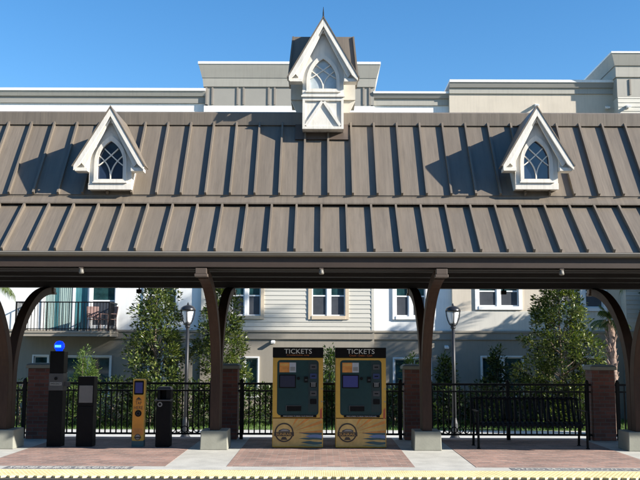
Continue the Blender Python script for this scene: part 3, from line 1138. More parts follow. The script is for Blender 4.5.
t_ = thing("card_pylon", "short black pylon with a blank dark grey panel right of the emergency tower", "pylon", (fx(87, 420, OD), OD, 0.0045))
m_ = MB(); m_.box(-0.145, 0.145, -0.12, 0.12, 0.0, 0.70); m_.build("pedestal", black_m, t_, bevel=0.008)
m_ = MB(); m_.box(-0.145, 0.145, -0.12, 0.12, 0.701, 1.215); m_.build("head_box", black_m, t_, bevel=0.008)
m_ = MB(); m_.box(-0.115, 0.125, -0.127, -0.1205, 0.76, 1.06); m_.build("front_panel", M("pylon_panel", (0.15, 0.145, 0.14), 0.5), t_, bevel=0.004)

t_ = thing("tap_reader", "slim yellow-orange tap card reader post with a small blue screen", "card reader", (fx(139.5, 420, OD), OD, 0.0045))
m_ = MB()
m_.prof_y(rrect(-0.105, 0.105, 0.10, 1.175, 0.025), -0.07, 0.07, 0)
m_.build("post_body", yellow_m, t_, bevel=0.004)
m_ = MB(); m_.box(-0.105, 0.105, -0.07, 0.07, 0.0, 0.099); m_.build("foot", teal_m, t_)
m_ = MB(); m_.box(-0.095, 0.095, -0.0725, -0.0705, 0.32, 0.88, 0); m_.box(-0.095, 0.095, -0.0725, -0.0705, 0.20, 0.319, 1)
m_.build("front_print", [M("reader_orange", (0.66, 0.27, 0.035), 0.5, 0, 0.15, 4), orange_m], t_)
m_ = MB(); m_.prof_y(rrect(-0.085, 0.085, 0.90, 1.145, 0.02), -0.078, -0.0705); bz_ = m_.build("screen_bezel", black_m, t_)
m_ = MB(); m_.box(-0.065, 0.065, -0.0805, -0.0785, 0.93, 1.115); m_.build("screen", screen2_m, bz_)
m_ = MB()
m_.prof_y([(-0.05, 0.815), (0.05, 0.815), (0.0, 0.86)], -0.0755, -0.073)
m_.box(-0.05, 0.05, -0.0755, -0.073, 0.80, 0.808)
m_.build("arrow_print", logo_m, t_)
text_obj("TAP", "lettering", 0.11, 0.055, logo_m, t_, 0, -0.0742, 0.755)
text_obj("HERE", "lettering", 0.16, 0.055, logo_m, t_, 0, -0.0742, 0.675)
m_ = MB(); m_.disc_y(0.0, 0.575, 0.058, -0.085, -0.073, 24); rd_ = m_.build("reader_disc", black_m, t_)
m_ = MB(); m_.ring_y(0.0, 0.575, 0.026, 0.032, -0.0865, -0.0852, 20); m_.build("reader_ring", dgrey_m, rd_)
m_ = MB(); m_.ring_y(0, 0.165, 0.042, 0.055, -0.0745, -0.0726, 24, 0); m_.box(-0.06, 0.06, -0.0755, -0.0728, 0.145, 0.172, 0); m_.disc_y(0, 0.165, 0.041, -0.0735, -0.0706, 20, 1)
m_.box(-0.095, 0.095, -0.0727, -0.0705, 0.102, 0.1995, 2)
m_.build("emblem", [logo_m, mgrey_m, yellow_m], t_)

t_ = thing("litter_bin", "black litter bin with a hooded top and round grey badge beside the tap reader", "bin", (fx(164.5, 420, OD), OD, 0.0045))
m_ = MB(); m_.box(-0.125, 0.13, -0.125, 0.13, 0.0, 0.79); m_.build("body", black_m, t_, bevel=0.015)
m_ = MB(); m_.box(-0.155, 0.135, -0.15, 0.135, 0.791, 0.82); m_.build("rim", dgrey_m, t_, bevel=0.006)
m_ = MB()
m_.box(-0.11, -0.06, -0.11, 0.12, 0.821, 0.985)
m_.box(0.05, 0.13, -0.115, 0.125, 0.821, 0.985)
m_.box(-0.059, 0.049, 0.02, 0.12, 0.821, 0.985)
m_.build("hood", black_m, t_, bevel=0.006)
m_ = MB(); m_.frus(0.01, 0, 0.986, 1.04, 0.27, 0.27, 0.20, 0.20); m_.build("lid", dgrey_m, t_, bevel=0.012)
m_ = MB(); m_.disc_y(-0.055, 0.735, 0.042, -0.132, -0.1252, 24, 0); m_.disc_y(-0.055, 0.735, 0.024, -0.136, -0.1325, 20, 1); m_.build("badge", [mgrey_m, black_m], t_)

# ------------------------------------------------------------------ BENCH
bx0, bx1 = fx(478, 440, 15.8), fx(586, 440, 15.8)
t_ = thing("bench", "black steel strap bench with curved slats against the picket fence", "bench", ((bx0 + bx1) / 2, 15.95, 0.0045))
hw = (bx1 - bx0) / 2
prof = [(-0.30, 0.36), (-0.27, 0.43), (-0.20, 0.455), (0.0, 0.43), (0.16, 0.42), (0.22, 0.47), (0.27, 0.62), (0.33, 0.80), (0.37, 0.86), (0.41, 0.86)]
sl = MB(); bk = MB()
n = 21
for k in range(n):
    x = -hw + 0.09 + (2 * hw - 0.18) * k / (n - 1)
    for (seg, mb_) in ((prof[:5], sl), (prof[4:], bk)):
        for (a, b_) in zip(seg[:-1], seg[1:]):
            v = (Vector(b_) - Vector(a)).normalized()
            nn = Vector((-v.y, v.x)) * 0.006
            mb_.prof_x([(a[0] - nn.x, a[1] - nn.y), (b_[0] - nn.x, b_[1] - nn.y), (b_[0] + nn.x, b_[1] + nn.y), (a[0] + nn.x, a[1] + nn.y)], x - 0.02, x + 0.02)
sl.build("seat", black_m, t_)
bk.build("backrest", black_m, t_)
fr = MB()
for (y, z) in ((-0.26, 0.405), (0.14, 0.395), (0.36, 0.83)):
    fr.tube([(-hw, y, z), (hw, y, z)], 0.018, 8)
fr.build("frame_bar", black_m, t_)
for s in (-1, 1):
    for y0, y1 in ((-0.26, -0.22), (0.2, 0.34)):
        lg = MB()
        top = 0.62 if y0 < 0 else 0.84
        lg.tube([(s * hw, y0 - (0.02 if y0 < 0 else -0.06), 0.0), (s * hw, y0, 0.4), (s * hw, y1, top)], 0.022, 8)
        lg.lathe([(0.035, 0), (0.035, 0.012)], 10, (s * hw, y0 - (0.02 if y0 < 0 else -0.06), 0))
        lg.build("leg", black_m, t_)
    ar = MB()
    ar.box(s * hw - 0.025, s * hw + 0.025, -0.29, 0.25, 0.622, 0.645)
    ar.build("armrest", black_m, t_, bevel=0.006)

# ------------------------------------------------------------------ LAMP POSTS
LD = 24.8
def make_lamp():
    t_ = thing("street_lamp", "", "lamp post", (0, 0, 0), "lamp posts on the sidewalk")
    hz = lambda z: 3.18 + (z - 3.03) * 0.74
    m_ = MB()
    m_.lathe([(0.15, 0), (0.15, 0.1), (0.11, 0.16), (0.09, 0.5), (0.065, 0.6), (0.06, 0.65)], 16)
    m_.build("base", lamppost_m, t_, smooth=False)
    m_ = MB()
    m_.tube([(0, 0, 0.62), (0, 0, 3.17)], [0.058, 0.046], 16)
    m_.lathe([(0.047, 0), (0.075, 0.02), (0.075, 0.05), (0.05, 0.08)], 16, (0, 0, 3.10))
    m_.build("pole", lamppost_m, t_, smooth=True)
    hd = MB()
    hd.lathe([(0.205, hz(3.60)), (0.215, hz(3.585)), (0.215, hz(3.615)), (0.20, hz(3.68)), (0.15, hz(3.745)), (0.08, hz(3.785)), (0.032, hz(3.80)), (0.027, hz(3.84)), (0.01, hz(3.89))], 24)
    hd.build("lamp_cap", lampcap_m, t_, smooth=True)
    gl = MB()
    gl.lathe([(0.07, hz(3.12)), (0.10, hz(3.2)), (0.13, hz(3.38)), (0.15, hz(3.5)), (0.155, hz(3.585))], 24)
    gl.build("lamp_glass", lampglass_m, t_, smooth=True)
    cg = MB()
    for k in range(4):
        a = R(90 * k + 45 * (k * 0))
        pts = [(0.05, 3.03), (0.10, 3.1), (0.15, 3.25), (0.182, 3.42), (0.195, 3.6)]
        cg.tube([(r_ * math.cos(a), r_ * math.sin(a), hz(z)) for r_, z in pts], 0.015, 6)
    cg.lathe([(0.05, hz(3.03)), (0.09, hz(3.07)), (0.09, hz(3.115)), (0.06, hz(3.12))], 16)
    cg.build("lamp_cage", lamppost_m, t_)
    return t_
lamp0 = make_lamp()
lamp0.location = (fx(188, 320, LD), LD, GROUND + 0.02)
lamp0["label"] = "dark lamp post with domed white lantern left, in front of the magnolias"
lamp1 = copy_tree(lamp0)
lamp1.location = (fx(453.3, 320, LD), LD, GROUND + 0.02)
lamp1["label"] = "dark lamp post with domed white lantern right, before the bare stucco wall"

# ------------------------------------------------------------------ APARTMENT BUILDING
BD = 33.0
bld = thing("apartment_building", "cream, white and taupe apartment building with cornices behind the canopy", "building", (0, BD, GROUND))

def bX(px, py=320):
    return fx(px, py, BD)

def bZ(py, y=0.0):
    return fz(py, BD + y) - GROUND

def cells(x0, x1, z0, z1, holes):
    xs = sorted({x0, x1, *[min(max(h[i], x0), x1) for h in holes for i in (0, 1)]})
    zs = sorted({z0, z1, *[min(max(h[i], z0), z1) for h in holes for i in (2, 3)]})
    out = []
    for a, b_ in zip(xs[:-1], xs[1:]):
        run = None
        for c, d_ in zip(zs[:-1], zs[1:]):
            mx, mz = (a + b_) / 2, (c + d_) / 2
            if any(h[0] < mx < h[1] and h[2] < mz < h[3] for h in holes):
                if run: out.append(run); run = None
            else:
                run = (run[0], run[1], run[2], d_) if run else (a, b_, c, d_)
        if run: out.append(run)
    return out

ZB, ZS = bZ(333), 0.0           # second-floor line, ground
band0, band1 = bZ(338.5), bZ(331)

def wall(x0, x1, z0, z1, y, mat, holes, label=None, siding=False):
    mb = MB()
    for (a, b_, c, d_) in cells(x0, x1, z0, z1, holes):
        mb.box(a, b_, y, 0.5, c, d_)
    o = mb.build("wall", mat, bld)
    if label: o["label"] = label
    if siding:
        sb = MB()
        z = z0
        h = 0.165
        while z < z1 - 0.02:
            zt = min(z + h, z1)
            for (a, b_, c, d_) in cells(x0, x1, z, zt, holes):
                sb.prof_x([(y - 0.024, c), (y - 0.006, d_), (y - 0.0005, d_), (y - 0.0005, c)], a, b_)
            z += h
        sb.build("lap_siding", mat, bld)
    return o

def window(x0, x1, z0, z1, y, casing, cw=0.10, sashes=2, mid=True, frame=white_m, plain=False, proud=0.05):
    """one window: casing with sill, sashes, panes and screens"""
    cm = MB()
    if cw > 0:
        cm.box(x0 - cw, x0, y - proud, y + 0.1, z0 - cw, z1 + cw)
        cm.box(x1, x1 + cw, y - proud, y + 0.1, z0 - cw, z1 + cw)
        cm.box(x0, x1, y - proud, y + 0.1, z1, z1 + cw)
        cm.box(x0 - 0.02 * 0, x1, y - proud - 0.02, y + 0.1, z0 - cw, z0)
    else:
        cm.box(x0, x1, y + 0.02, y + 0.1, z0 - 0.03, z0)
    w = cm.build("window", casing, bld)
    sm, gm = MB(), MB()
    ww = (x1 - x0) / sashes
    mull = 0.06 if sashes > 1 else 0
    yb = y + 0.03
    for k in range(sashes):
        a = x0 + ww * k + (mull if k else 0)
        b_ = x0 + ww * (k + 1) - (mull if k < sashes - 1 else 0)
        fw = 0.045
        sm.box(a, a + fw, yb, yb + 0.06, z0, z1)
        sm.box(b_ - fw, b_, yb, yb + 0.06, z0, z1)
        sm.box(a + fw, b_ - fw, yb, yb + 0.06, z0, z0 + fw)
        sm.box(a + fw, b_ - fw, yb, yb + 0.06, z1 - fw, z1)
        zm = (z0 + z1) / 2
        if mid:
            sm.box(a + fw, b_ - fw, yb, yb + 0.05, zm - 0.025, zm + 0.025)
            gm.box(a + fw, b_ - fw, yb + 0.02, yb + 0.03, z0 + fw, zm - 0.025, 1)
            gm.box(a + fw, b_ - fw, yb + 0.03, yb + 0.04, zm + 0.025, z1 - fw, 0)
        else:
            gm.box(a + fw, b_ - fw, yb + 0.03, yb + 0.04, z0 + fw, z1 - fw, 0)
        if k < sashes - 1:
            sm.box(b_, b_ + 2 * mull, yb - 0.03, yb + 0.06, z0, z1)
    sm.build("sash", frame, w)
    gm.build("pane", [glass_m, screenmesh_m], w)
    return w

Z2 = bZ(276)                      # head of the second-floor windows
wins2 = {}
def hole(x0, x1, y0, y1):
    return (bX(x0), bX(x1), bZ(y0), bZ(y1))

zs_w = bZ(316)
# plane offsets of the sections (y towards the camera is negative)
Y_W, Y_S, Y_P, Y_T = 0.0, -0.11, -0.22, -0.74
X0, X1, X2, X3, X4, X5 = -21.0, fx(205.5, 95, BD), fx(372.5, 95, BD), fx(448, 100, BD), fx(617, 95, BD - 0.74), 22.0
top_w = bZ(103.5); top_l = bZ(89.0)

# section: white stucco, left, with the balcony recess
win_a = (bX(146), bX(176), zs_w + 0.05, Z2)
door_h = (bX(43), bX(88), ZB + 0.02, Z2)
winb_h = (bX(91), bX(115), bZ(327), Z2)
win_l = (bX(-60), bX(-25), zs_w, Z2)
wall(X0, X1, band1, bZ(103.4), Y_W, wstucco_m, [win_a, door_h, winb_h, win_l], "bright white stucco wall")
window(*win_a, Y_W, white_m)
window(*win_l, Y_W, white_m)
window(*winb_h, Y_W, white_m, 0.08, 1)
# sliding glass door
dm = MB()
a, b_, c, d_ = door_h
dm.box(a - 0.08, a, -0.03, 0.12, c, d_ + 0.08); dm.box(b_, b_ + 0.08, -0.03, 0.12, c, d_ + 0.08); dm.box(a, b_, -0.03, 0.12, d_, d_ + 0.08)
door = dm.build("sliding_door", white_m, bld)
ds, dg_ = MB(), MB()
nP = 2
xm = bX(73)
for (p0, p1) in ((a, xm), (xm, b_)):
    ds.box(p0, p0 + 0.05, 0.04, 0.1, c, d_); ds.box(p1 - 0.05, p1, 0.04, 0.1, c, d_)
    ds.box(p0 + 0.05, p1 - 0.05, 0.04, 0.1, c, c + 0.06)
    dg_.box(p0 + 0.05, p1 - 0.05, 0.065, 0.075, c + 0.06, d_)
ds.build("door_frame", white_m, door)
dg_.build("pane", doorglass_m, door)
cu_ = MB()
pts = [(a + 0.02 + (0.75) * i / 24, 0.035 + 0.014 * math.sin(i * 1.4)) for i in range(25)]
# gathered curtains seen at the left of the door and at its middle
for (xa, xb) in ((a + 0.055, a + 0.42), (xm - 0.55, xm - 0.07)):
    vs, fs = [], []
    nn_ = 28
    for i in range(nn_ + 1):
        x = xa + (xb - xa) * i / nn_
        y = 0.055 + 0.006 * math.sin(i * 1.5)
        vs += [(x, y, c + 0.07), (x, y, d_ - 0.02)]
    for i in range(nn_):
        fs.append((2 * i, 2 * i + 2, 2 * i + 3, 2 * i + 1))
    cu_.add(vs, fs)
cu_.build("curtain", curtain_m, door)

# siding tower section
win_s1 = (bX(232), bX(261), zs_w, Z2)
win_s2 = (bX(312), bX(345.5), zs_w, Z2)
wall(X1, X2, band1, bZ(106), Y_S, siding_m, [win_s1, win_s2], "cream lap siding wall", siding=True)
window(*win_s1, Y_S, tan_m, 0.13)
window(*win_s2, Y_S, tan_m, 0.13)
cb = MB()
cb.box(X2 - 0.10, X2 + 0.004, Y_S - 0.03, Y_S, band1, bZ(106)); cb.box(X1 - 0.004, X1 + 0.10, Y_S - 0.03, Y_S, band1, bZ(106))
cb.build("corner_board", siding_m, bld)
# white section between
win_m = (bX(396), bX(426), zs_w, Z2)
wall(X2, X3, band1, bZ(105), Y_W, wstucco_m, [win_m], "white stucco wall between the siding and the peach wall")
window(*win_m, Y_W, white_m, 0.12)
# peach section
win_p1 = (bX(478), bX(518), bZ(306), Z2)
win_p2 = (bX(563), bX(602), bZ(307), Z2)
wall(X3, X4, band1, bZ(93, Y_P), Y_P, peach_m, [win_p1, win_p2], "peach stucco wall")
for wp in (win_p1, win_p2):
    window(*wp, Y_P, white_m, 0.13)
ap = MB()
ap.box(X3 + 0.01, X4 - 0.01, Y_P - 0.02, Y_P - 0.0005, band1, bZ(311))
ap.build("apron_band", M("apron_stucco", (0.60, 0.575, 0.51), 0.9, 0, 0.05, 1.2, grime=0.1), bld)
# right tower with siding
win_r = (bX(650), bX(690), zs_w, Z2)
wall(X4, X5, band1, bZ(96, Y_T), Y_T, siding_m, [win_r], "cream siding tower at the right", siding=True)
window(*win_r, Y_T, tan_m, 0.12)

# ground floor
gw = [(bX(36), bX(50), bZ(396), bZ(357)), (bX(68), bX(112), bZ(396), bZ(357.5)), (bX(246), bX(259), bZ(396), bZ(358)), (bX(394), bX(430), bZ(396), bZ(358.5)), (bX(480), bX(520), bZ(396), bZ(356.5)), (bX(580), bX(604), bZ(396), bZ(356.5)), (bX(150), bX(180), bZ(396), bZ(358))]
for (a, b_, y, hs) in ((X0, X1, Y_W, (0, 1, 6)), (X1, X2, Y_S, (2,)), (X2, X3, Y_W, (3,)), (X3, X4, Y_P, (4, 5)), (X4, X5, Y_T, ())):
    hh = [gw[i] for i in hs]
    wall(a, b_, ZS - 0.2, band0, y - 0.03, taupe_m, hh, "taupe stucco ground-floor wall")
    for h in hh:
        window(*h, y - 0.03, white_m, 0.05, 2 if h[1] - h[0] > 1.0 else 1, mid=False)
    fb = MB()
    fb.box(a, b_, y - 0.06, 0.5, band0, band1)
    fb.box(a - 0.01, b_ + 0.01, y - 0.10, y - 0.0605, band1 - 0.05, band1 + 0.02)
    fb.box(a - 0.01, b_ + 0.01, y - 0.09, y - 0.0605, band0 - 0.03, band0 + 0.02)
    fb.build("floor_band", taupe_m, bld)

# cornices and parapets
def cornice(x0, x1, y, rows, name="cornice", back=3.0, ends=0.0):
    """rows: (pixel y top, pixel y bottom, projection top, projection bottom, material)"""
    mats, mb = [], MB()
    for (pt, pb, jt, jb, mm) in rows:
        if mm not in mats:
            mats.append(mm)
        zt, zb = bZ(pt, y - jt), bZ(pb, y - jb)
        k = mats.index(mm)
        e = ends
        vs = []
        for z, j in ((zb, jb), (zt, jt)):
            ex = j if e else 0
            vs += [(x0 - ex, y - j, z), (x1 + ex, y - j, z), (x1 + ex, back, z), (x0 - ex, back, z)]
        mb.add(vs, [(0, 3, 2, 1), (4, 5, 6, 7), (0, 1, 5, 4), (1, 2, 6, 5), (2, 3, 7, 6), (3, 0, 4, 7)], k)
    return mb.build(name, mats, bld)

cornice(X0, X1, Y_W, [(88.4, 91, 0.22, 0.22, wstucco_m), (91.02, 96.5, 0.20, 0.12, parap_m), (96.52, 103.5, 0.06, 0.06, parapd_m)], "parapet")
cornice(X2, X3, Y_W, [(91, 93, 0.22, 0.22, wstucco_m), (93.02, 98, 0.20, 0.12, parapd_m), (98.02, 105, 0.06, 0.06, parap_m)], "parapet")
cornice(X3, X4 + 0.2, Y_P, [(79, 81.5, 0.18, 0.18, wstucco_m), (81.52, 87, 0.16, 0.10, parapd_m), (87.02, 93, 0.05, 0.05, parap_m)], "parapet")
# tower of the siding section: flared crown, frieze with paired battens, white line
cornice(X1, X2, Y_S, [(61.6, 64, 0.28, 0.28, wstucco_m), (64.02, 78, 0.265, 0.13, parap_m), (78.02, 86.8, 0.115, 0.08, parap_m), (86.82, 106, 0.03, 0.03, parapd_m), (106.02, 113, 0.05, 0.05, wstucco_m)], "cornice", 5.0, ends=1)
for pc in (209.5, 240.5, 271.5, 303, 334.5, 366):
    for dp in (-3.0, 3.0):
        x = fx(pc + dp, 96, BD)
        bt = MB()
        bt.box(x - 0.035, x + 0.035, Y_S - 0.06, Y_S - 0.0305, bZ(105.9), bZ(87))
        bt.build("frieze_batten", dtaupe_m, bld)
# right tower crown: steps out all round, seen on its left flank
cornice(X4, X5, Y_T, [(50.3, 52, 0.26, 0.26, wstucco_m), (52.02, 64.5, 0.245, 0.10, parap_m), (64.52, 76, 0.06, 0.06, parap_m), (76.02, 96, 0.012, 0.012, parap_m)], "cornice", 2.6, ends=1)
vb = MB()
for px_ in (622.3,):
    x = fx(px_, 85, BD)
    vb.box(x - 0.03, x + 0.03, Y_T - 0.045, Y_T - 0.0125, bZ(94, Y_T), bZ(78.5, Y_T))
vb.build("frieze_batten", dtaupe_m, bld)
rf = MB()
rf.box(X0, X5, 0.5, 14.0, ZS, bZ(95))
rf.build("roof_block", wstucco_m, bld)

# balcony
bal = MB()
ba, bb_ = bX(26, 332), bX(118.5, 332)
bal.box(ba, bb_, -1.35, -0.0305, ZB - 0.17, ZB)
bal.box(ba - 0.02, bb_ + 0.02, -1.38, -0.031, ZB - 0.001 - 0.05, ZB + 0.015)
balo = bal.build("balcony", taupe_m, bld)
rl_ = MB()
zt = ZB + 1.07
yb = -1.30
rl_.box(ba + 0.03, bb_ - 0.03, yb - 0.02, yb + 0.02, zt - 0.04, zt)
rl_.box(ba + 0.03, bb_ - 0.03, yb - 0.015, yb + 0.015, ZB + 0.08, ZB + 0.11)
nb = 30
for k in range(nb + 1):
    x = ba + 0.05 + (bb_ - ba - 0.1) * k / nb
    w_ = 0.02 if k % 10 == 0 else 0.009
    rl_.box(x - w_, x + w_, yb - w_, yb + w_, ZB + 0.016, zt - 0.041)
for x in (ba + 0.05, bb_ - 0.05):
    rl_.box(x - 0.015, x + 0.015, yb + 0.02, -0.0305, zt - 0.04, zt)
    rl_.box(x - 0.015, x + 0.015, yb + 0.02, -0.0305, ZB + 0.08, ZB + 0.11)
    for k in range(1, 12):
        y = yb + (1.27) * k / 12
        rl_.box(x - 0.008, x + 0.008, y - 0.008, y + 0.008, ZB + 0.111, zt - 0.041)
rl_.build("railing", black_m, balo)

# balcony chairs
chair0 = None
for px_, rz, lab in ((94, R(25), "reddish balcony chair nearer the sliding glass door"), (108, R(-30), "reddish balcony chair at the balcony's right end")):
    loc = (fx(px_, 322, BD - 0.75), BD - 0.75, GROUND + ZB + 0.016)
    if chair0 is None:
        chair0 = thing("balcony_chair", lab, "chair", loc, "chairs on the balcony", rz)
        m_ = MB(); m_.box(-0.22, 0.22, -0.22, 0.22, 0.42, 0.45); m_.build("seat", chair_m, chair0, bevel=0.01)
        m_ = MB()
        m_.prof_x([(0.20, 0.50), (0.235, 0.50), (0.32, 0.92), (0.285, 0.92)], -0.22, 0.22)
        m_.build("backrest", chair_m, chair0, bevel=0.01)
        for sx in (-1, 1):
            for sy in (-1, 1):
                m_ = MB(); m_.tube([(sx * 0.21, sy * 0.24, 0), (sx * 0.2, sy * 0.2, 0.42), (sx * 0.2, sy * 0.21 + (0.0 if sy < 0 else 0.02), 0.62)], 0.016, 6); m_.build("leg", chair_m, chair0)
            m_ = MB(); m_.box(sx * 0.2 - 0.025, sx * 0.2 + 0.025, -0.23, 0.25, 0.622, 0.65); m_.build("armrest", chair_m, chair0)
    else:
        c = copy_tree(chair0)
        c.location = loc
        c.rotation_euler = (0, 0, rz)
        c["label"] = lab

# small wall lights on the building
wl = None
def wall_light(px_, py_, y, lab):
    global wl
    loc = (fx(px_, py_, BD + y), BD + y, fz(py_, BD + y))
    if wl is None:
        wl = thing("wall_light", lab, "wall light", loc, "small white wall lights on the apartment building")
        m_ = MB(); m_.box(-0.06, 0.06, -0.04, -0.001, -0.06, 0.06); m_.build("mount_plate", white_m, wl, bevel=0.006)
        m_ = MB(); m_.prof_x([(-0.045, 0.045), (-0.045, -0.02), (-0.18, -0.07), (-0.20, 0.0)], -0.075, 0.075); m_.build("lamp_head", white_m, wl, bevel=0.008)
        return wl
    c = copy_tree(wl)
    c.location = loc
    c["label"] = lab
    return c
wall_light(273.5, 342, Y_S - 0.03, "small white wall light just left above the left ticket machine")
wall_light(446.5, 346.5, Y_W - 0.03, "small white wall light left of the right lamp post")
wall_light(191.5, 346, Y_W - 0.03, "small white wall light between the two left magnolias")
wall_light(535.5, 105, Y_P, "small white wall light just above the right dormer's peak")
wall_light(606, 107, Y_P, "small wall light near the top corner of the right tower, on peach stucco")
wall_light(627, 106, Y_T - 0.025, "small wall light on the right tower's siding")

# ------------------------------------------------------------------ VEGETATION
def leaf(vs, fs, p, d, n, L, W, rg_):
    d = d.normalized()
    s = d.cross(n)
    if s.length < 1e-4:
        s = d.orthogonal()
    s.normalize()
    nn = s.cross(d)
    o = len(vs)
    m1 = p + d * L * 0.5 + nn * L * 0.10
    tip = p + d * L - nn * L * 0.06
    vs += [p, m1 + s * W * 0.5 - nn * W * 0.12, tip, m1 - s * W * 0.5 - nn * W * 0.12, m1 - nn * W * 0.25]
    fs += [(o, o + 1, o + 4), (o + 1, o + 2, o + 4), (o + 2, o + 3, o + 4), (o + 3, o, o + 4)]

def crown(name, mat, parent, clumps, per, L, W, rg_, upness=0.4):
    vs, fs = [], []
    for (c, r_, out) in clumps:
        for i in range(per):
            v = Vector((rg_.gauss(0, 1), rg_.gauss(0, 1), rg_.gauss(0, 0.8)))
            v = v.normalized() * r_ * rg_.random() ** 0.45
            d = (v.normalized() * 0.8 + out * 0.7 + Vector((rg_.uniform(-1, 1), rg_.uniform(-1, 1), rg_.uniform(-0.5, 0.7))) * 0.8)
            n = Vector((rg_.uniform(-1, 1), rg_.uniform(-1, 1), 0.5 + upness + rg_.random())) + out * 0.5
            k = rg_.uniform(0.7, 1.25)
            leaf(vs, fs, c + v, d, n, L * k, W * k, rg_)
    mb = MB()
    mb.add(vs, fs)
    return mb.build(name, mat, parent)

def shape_clumps(rg_, n, prof, H, z0, cr=(0.14, 0.30)):
    """clump centres in a lumpy crown; prof(u) is the radius at relative height u"""
    lobes = [(rg_.uniform(0, 6.28), rg_.uniform(0.1, 0.32), rg_.choice([2, 3, 4, 5]), rg_.uniform(2, 6)) for _ in range(4)]
    out = []
    while len(out) < n:
        u = rg_.random()
        a = rg_.uniform(0, 6.28)
        rad = prof(u)
        if rg_.random() > rad / 1.6 + 0.15:
            continue
        k = 1 + sum(am * math.sin(f * a + ph + w * u) for ph, am, f, w in lobes) * 0.55
        rr = rad * k * (0.25 + 0.75 * rg_.random() ** 0.5)
        c = Vector((rr * math.cos(a), rr * math.sin(a), z0 + H * u))
        outv = Vector((math.cos(a), math.sin(a), 0.35 if u < 0.8 else 1.2)).normalized()
        out.append((c, rg_.uniform(*cr), outv))
    return out

def tree(name, lab, cat, x, y, H, prof, z0, mat, L, W, nclump, per, seed, group=None, trunk_r=0.07, leafname="crown", cr=(0.14, 0.30)):
    rg_ = random.Random(seed)
    t_ = thing(name, lab, cat, (x, y, GROUND), group)
    cl = shape_clumps(rg_, nclump, prof, H - z0, z0, cr)
    tb = MB()
    lean = rg_.uniform(-0.1, 0.1)
    pts = [(lean * u * u + 0.03 * math.sin(u * 7), 0.03 * math.cos(u * 5) - 0.03, H * 0.93 * u) for u in [i / 8 for i in range(9)]]
    tb.tube(pts, [trunk_r * (1 - 0.85 * i / 8) for i in range(9)], 8)
    for (c, r_, o) in cl[::3]:
        zz = max(0.2, c.z - (c.xy.length) * 0.7)
        u = min(1, zz / (H * 0.93))
        st = Vector((lean * u * u, 0, zz))
        mid = (st + c) / 2 + Vector((0, 0, -0.05))
        tb.tube([st, mid, c], [trunk_r * 0.3 * (1.1 - u), trunk_r * 0.2 * (1.1 - u) + 0.004, 0.003], 5, cap=False)
    tb.build("trunk", bark_m, t_)
    crown(leafname, mat, t_, cl, per, L, W, rg_)
    return t_

magp = lambda w: (lambda u: w * (0.70 + 0.5 * u if u < 0.35 else (0.875 * ((1 - u) / 0.65) ** 0.55)) * 1.12)
TD = 30.2
tree("magnolia_tree", "glossy leaved magnolia tree left of the left lamp post", "tree", fx(157, 350, TD), TD, 5.1, magp(1.12), 0.35, magn_m, 0.13, 0.066, 230, 48, 11, "magnolia trees")
tree("magnolia_tree", "glossy leaved magnolia tree behind the column left of the ticket machines", "tree", fx(222, 350, TD), TD, 4.9, magp(1.0), 0.3, magn_m, 0.13, 0.066, 210, 48, 12, "magnolia trees")
tree("magnolia_tree", "glossy leaved magnolia tree above the bench's right end", "tree", fx(561, 350, TD - 0.8), TD - 0.8, 5.2, magp(1.36), 0.3, magn_m, 0.13, 0.066, 310, 48, 13, "magnolia trees")

conep = lambda w: (lambda u: w * (1 - u) ** 0.8 + 0.04)
tree("conifer", "small bright green conifer rising behind the card pylon", "conifer", fx(85, 380, 29.5), 29.5, fz(351, 29.5) - GROUND, conep(0.62), 0.1, conif_m, 0.10, 0.03, 130, 40, 21, None, 0.05)
tree("young_tree", "thin light green young tree between the two ticket machines", "tree", fx(331, 380, 30.5), 30.5, fz(352, 30.5) - GROUND, conep(0.46), 0.1, conif_m, 0.12, 0.05, 90, 30, 22, None, 0.05)
tree("young_tree", "light green young tree above the right inner brick pier", "tree", fx(412, 380, 31), 31, fz(354, 31) - GROUND, conep(0.40), 0.1, conif_m, 0.13, 0.05, 70, 26, 23, None, 0.05)
tree("young_tree", "dark narrow young tree just left of the right lamp post", "tree", fx(446, 380, 31), 31, fz(358, 31) - GROUND, conep(0.50), 0.1, shrub_m, 0.13, 0.06, 90, 30, 24, None, 0.05)
tree("young_tree", "dark narrow young tree in front of the window above the bench", "tree", fx(497, 380, 31.4), 31.4, fz(349, 31.4) - GROUND, conep(0.62), 0.1, shrub_m, 0.13, 0.06, 110, 30, 25, None, 0.05)

shp = lambda w: (lambda u: w * math.sqrt(max(0.02, 1 - (u * 1.05 - 0.15) ** 2)))
shr = [(62, 29.6, 1.35, 0.7, "rounded green shrub seen through the fence right of the emergency tower"),
       (113, 29.4, 1.45, 0.8, "rounded green shrub seen through the fence left of the tap reader"),
       (150, 29.0, 1.35, 0.75, "rounded green shrub directly behind the tap reader"),
       (188, 29.3, 1.5, 0.8, "rounded green shrub at the foot of the left lamp post"),
       (240, 29.5, 1.55, 0.75, "rounded green shrub right of the left inner brick pier"),
       (270, 30.2, 1.2, 0.6, "low shrub beside the left ticket machine's left edge"),
       (330, 30.0, 1.3, 0.6, "shrub showing low between the two ticket machines"),
       (394, 30.0, 1.2, 0.6, "shrub between the right ticket machine and the brick pier"),
       (452, 30.0, 1.25, 0.75, "dark shrub at the foot of the right lamp post"),
       (492, 29.8, 1.4, 0.8, "dark shrub behind the bench's left half"),
       (532, 29.6, 1.5, 0.85, "leafy shrub behind the bench's middle"),
       (580, 29.2, 1.6, 0.8, "sunlit yellow-green shrub behind the bench's right end"),
       (20, 29.4, 1.5, 0.8, "shrub at the far left behind the outer column")]
for i, (px_, y, h, w, lab) in enumerate(shr):
    tree("shrub", lab, "shrub", fx(px_, 400, y), y, h, shp(w), 0.22, shrub_m, 0.13, 0.06, 70, 28, 40 + i, "shrubs along the building", 0.04)

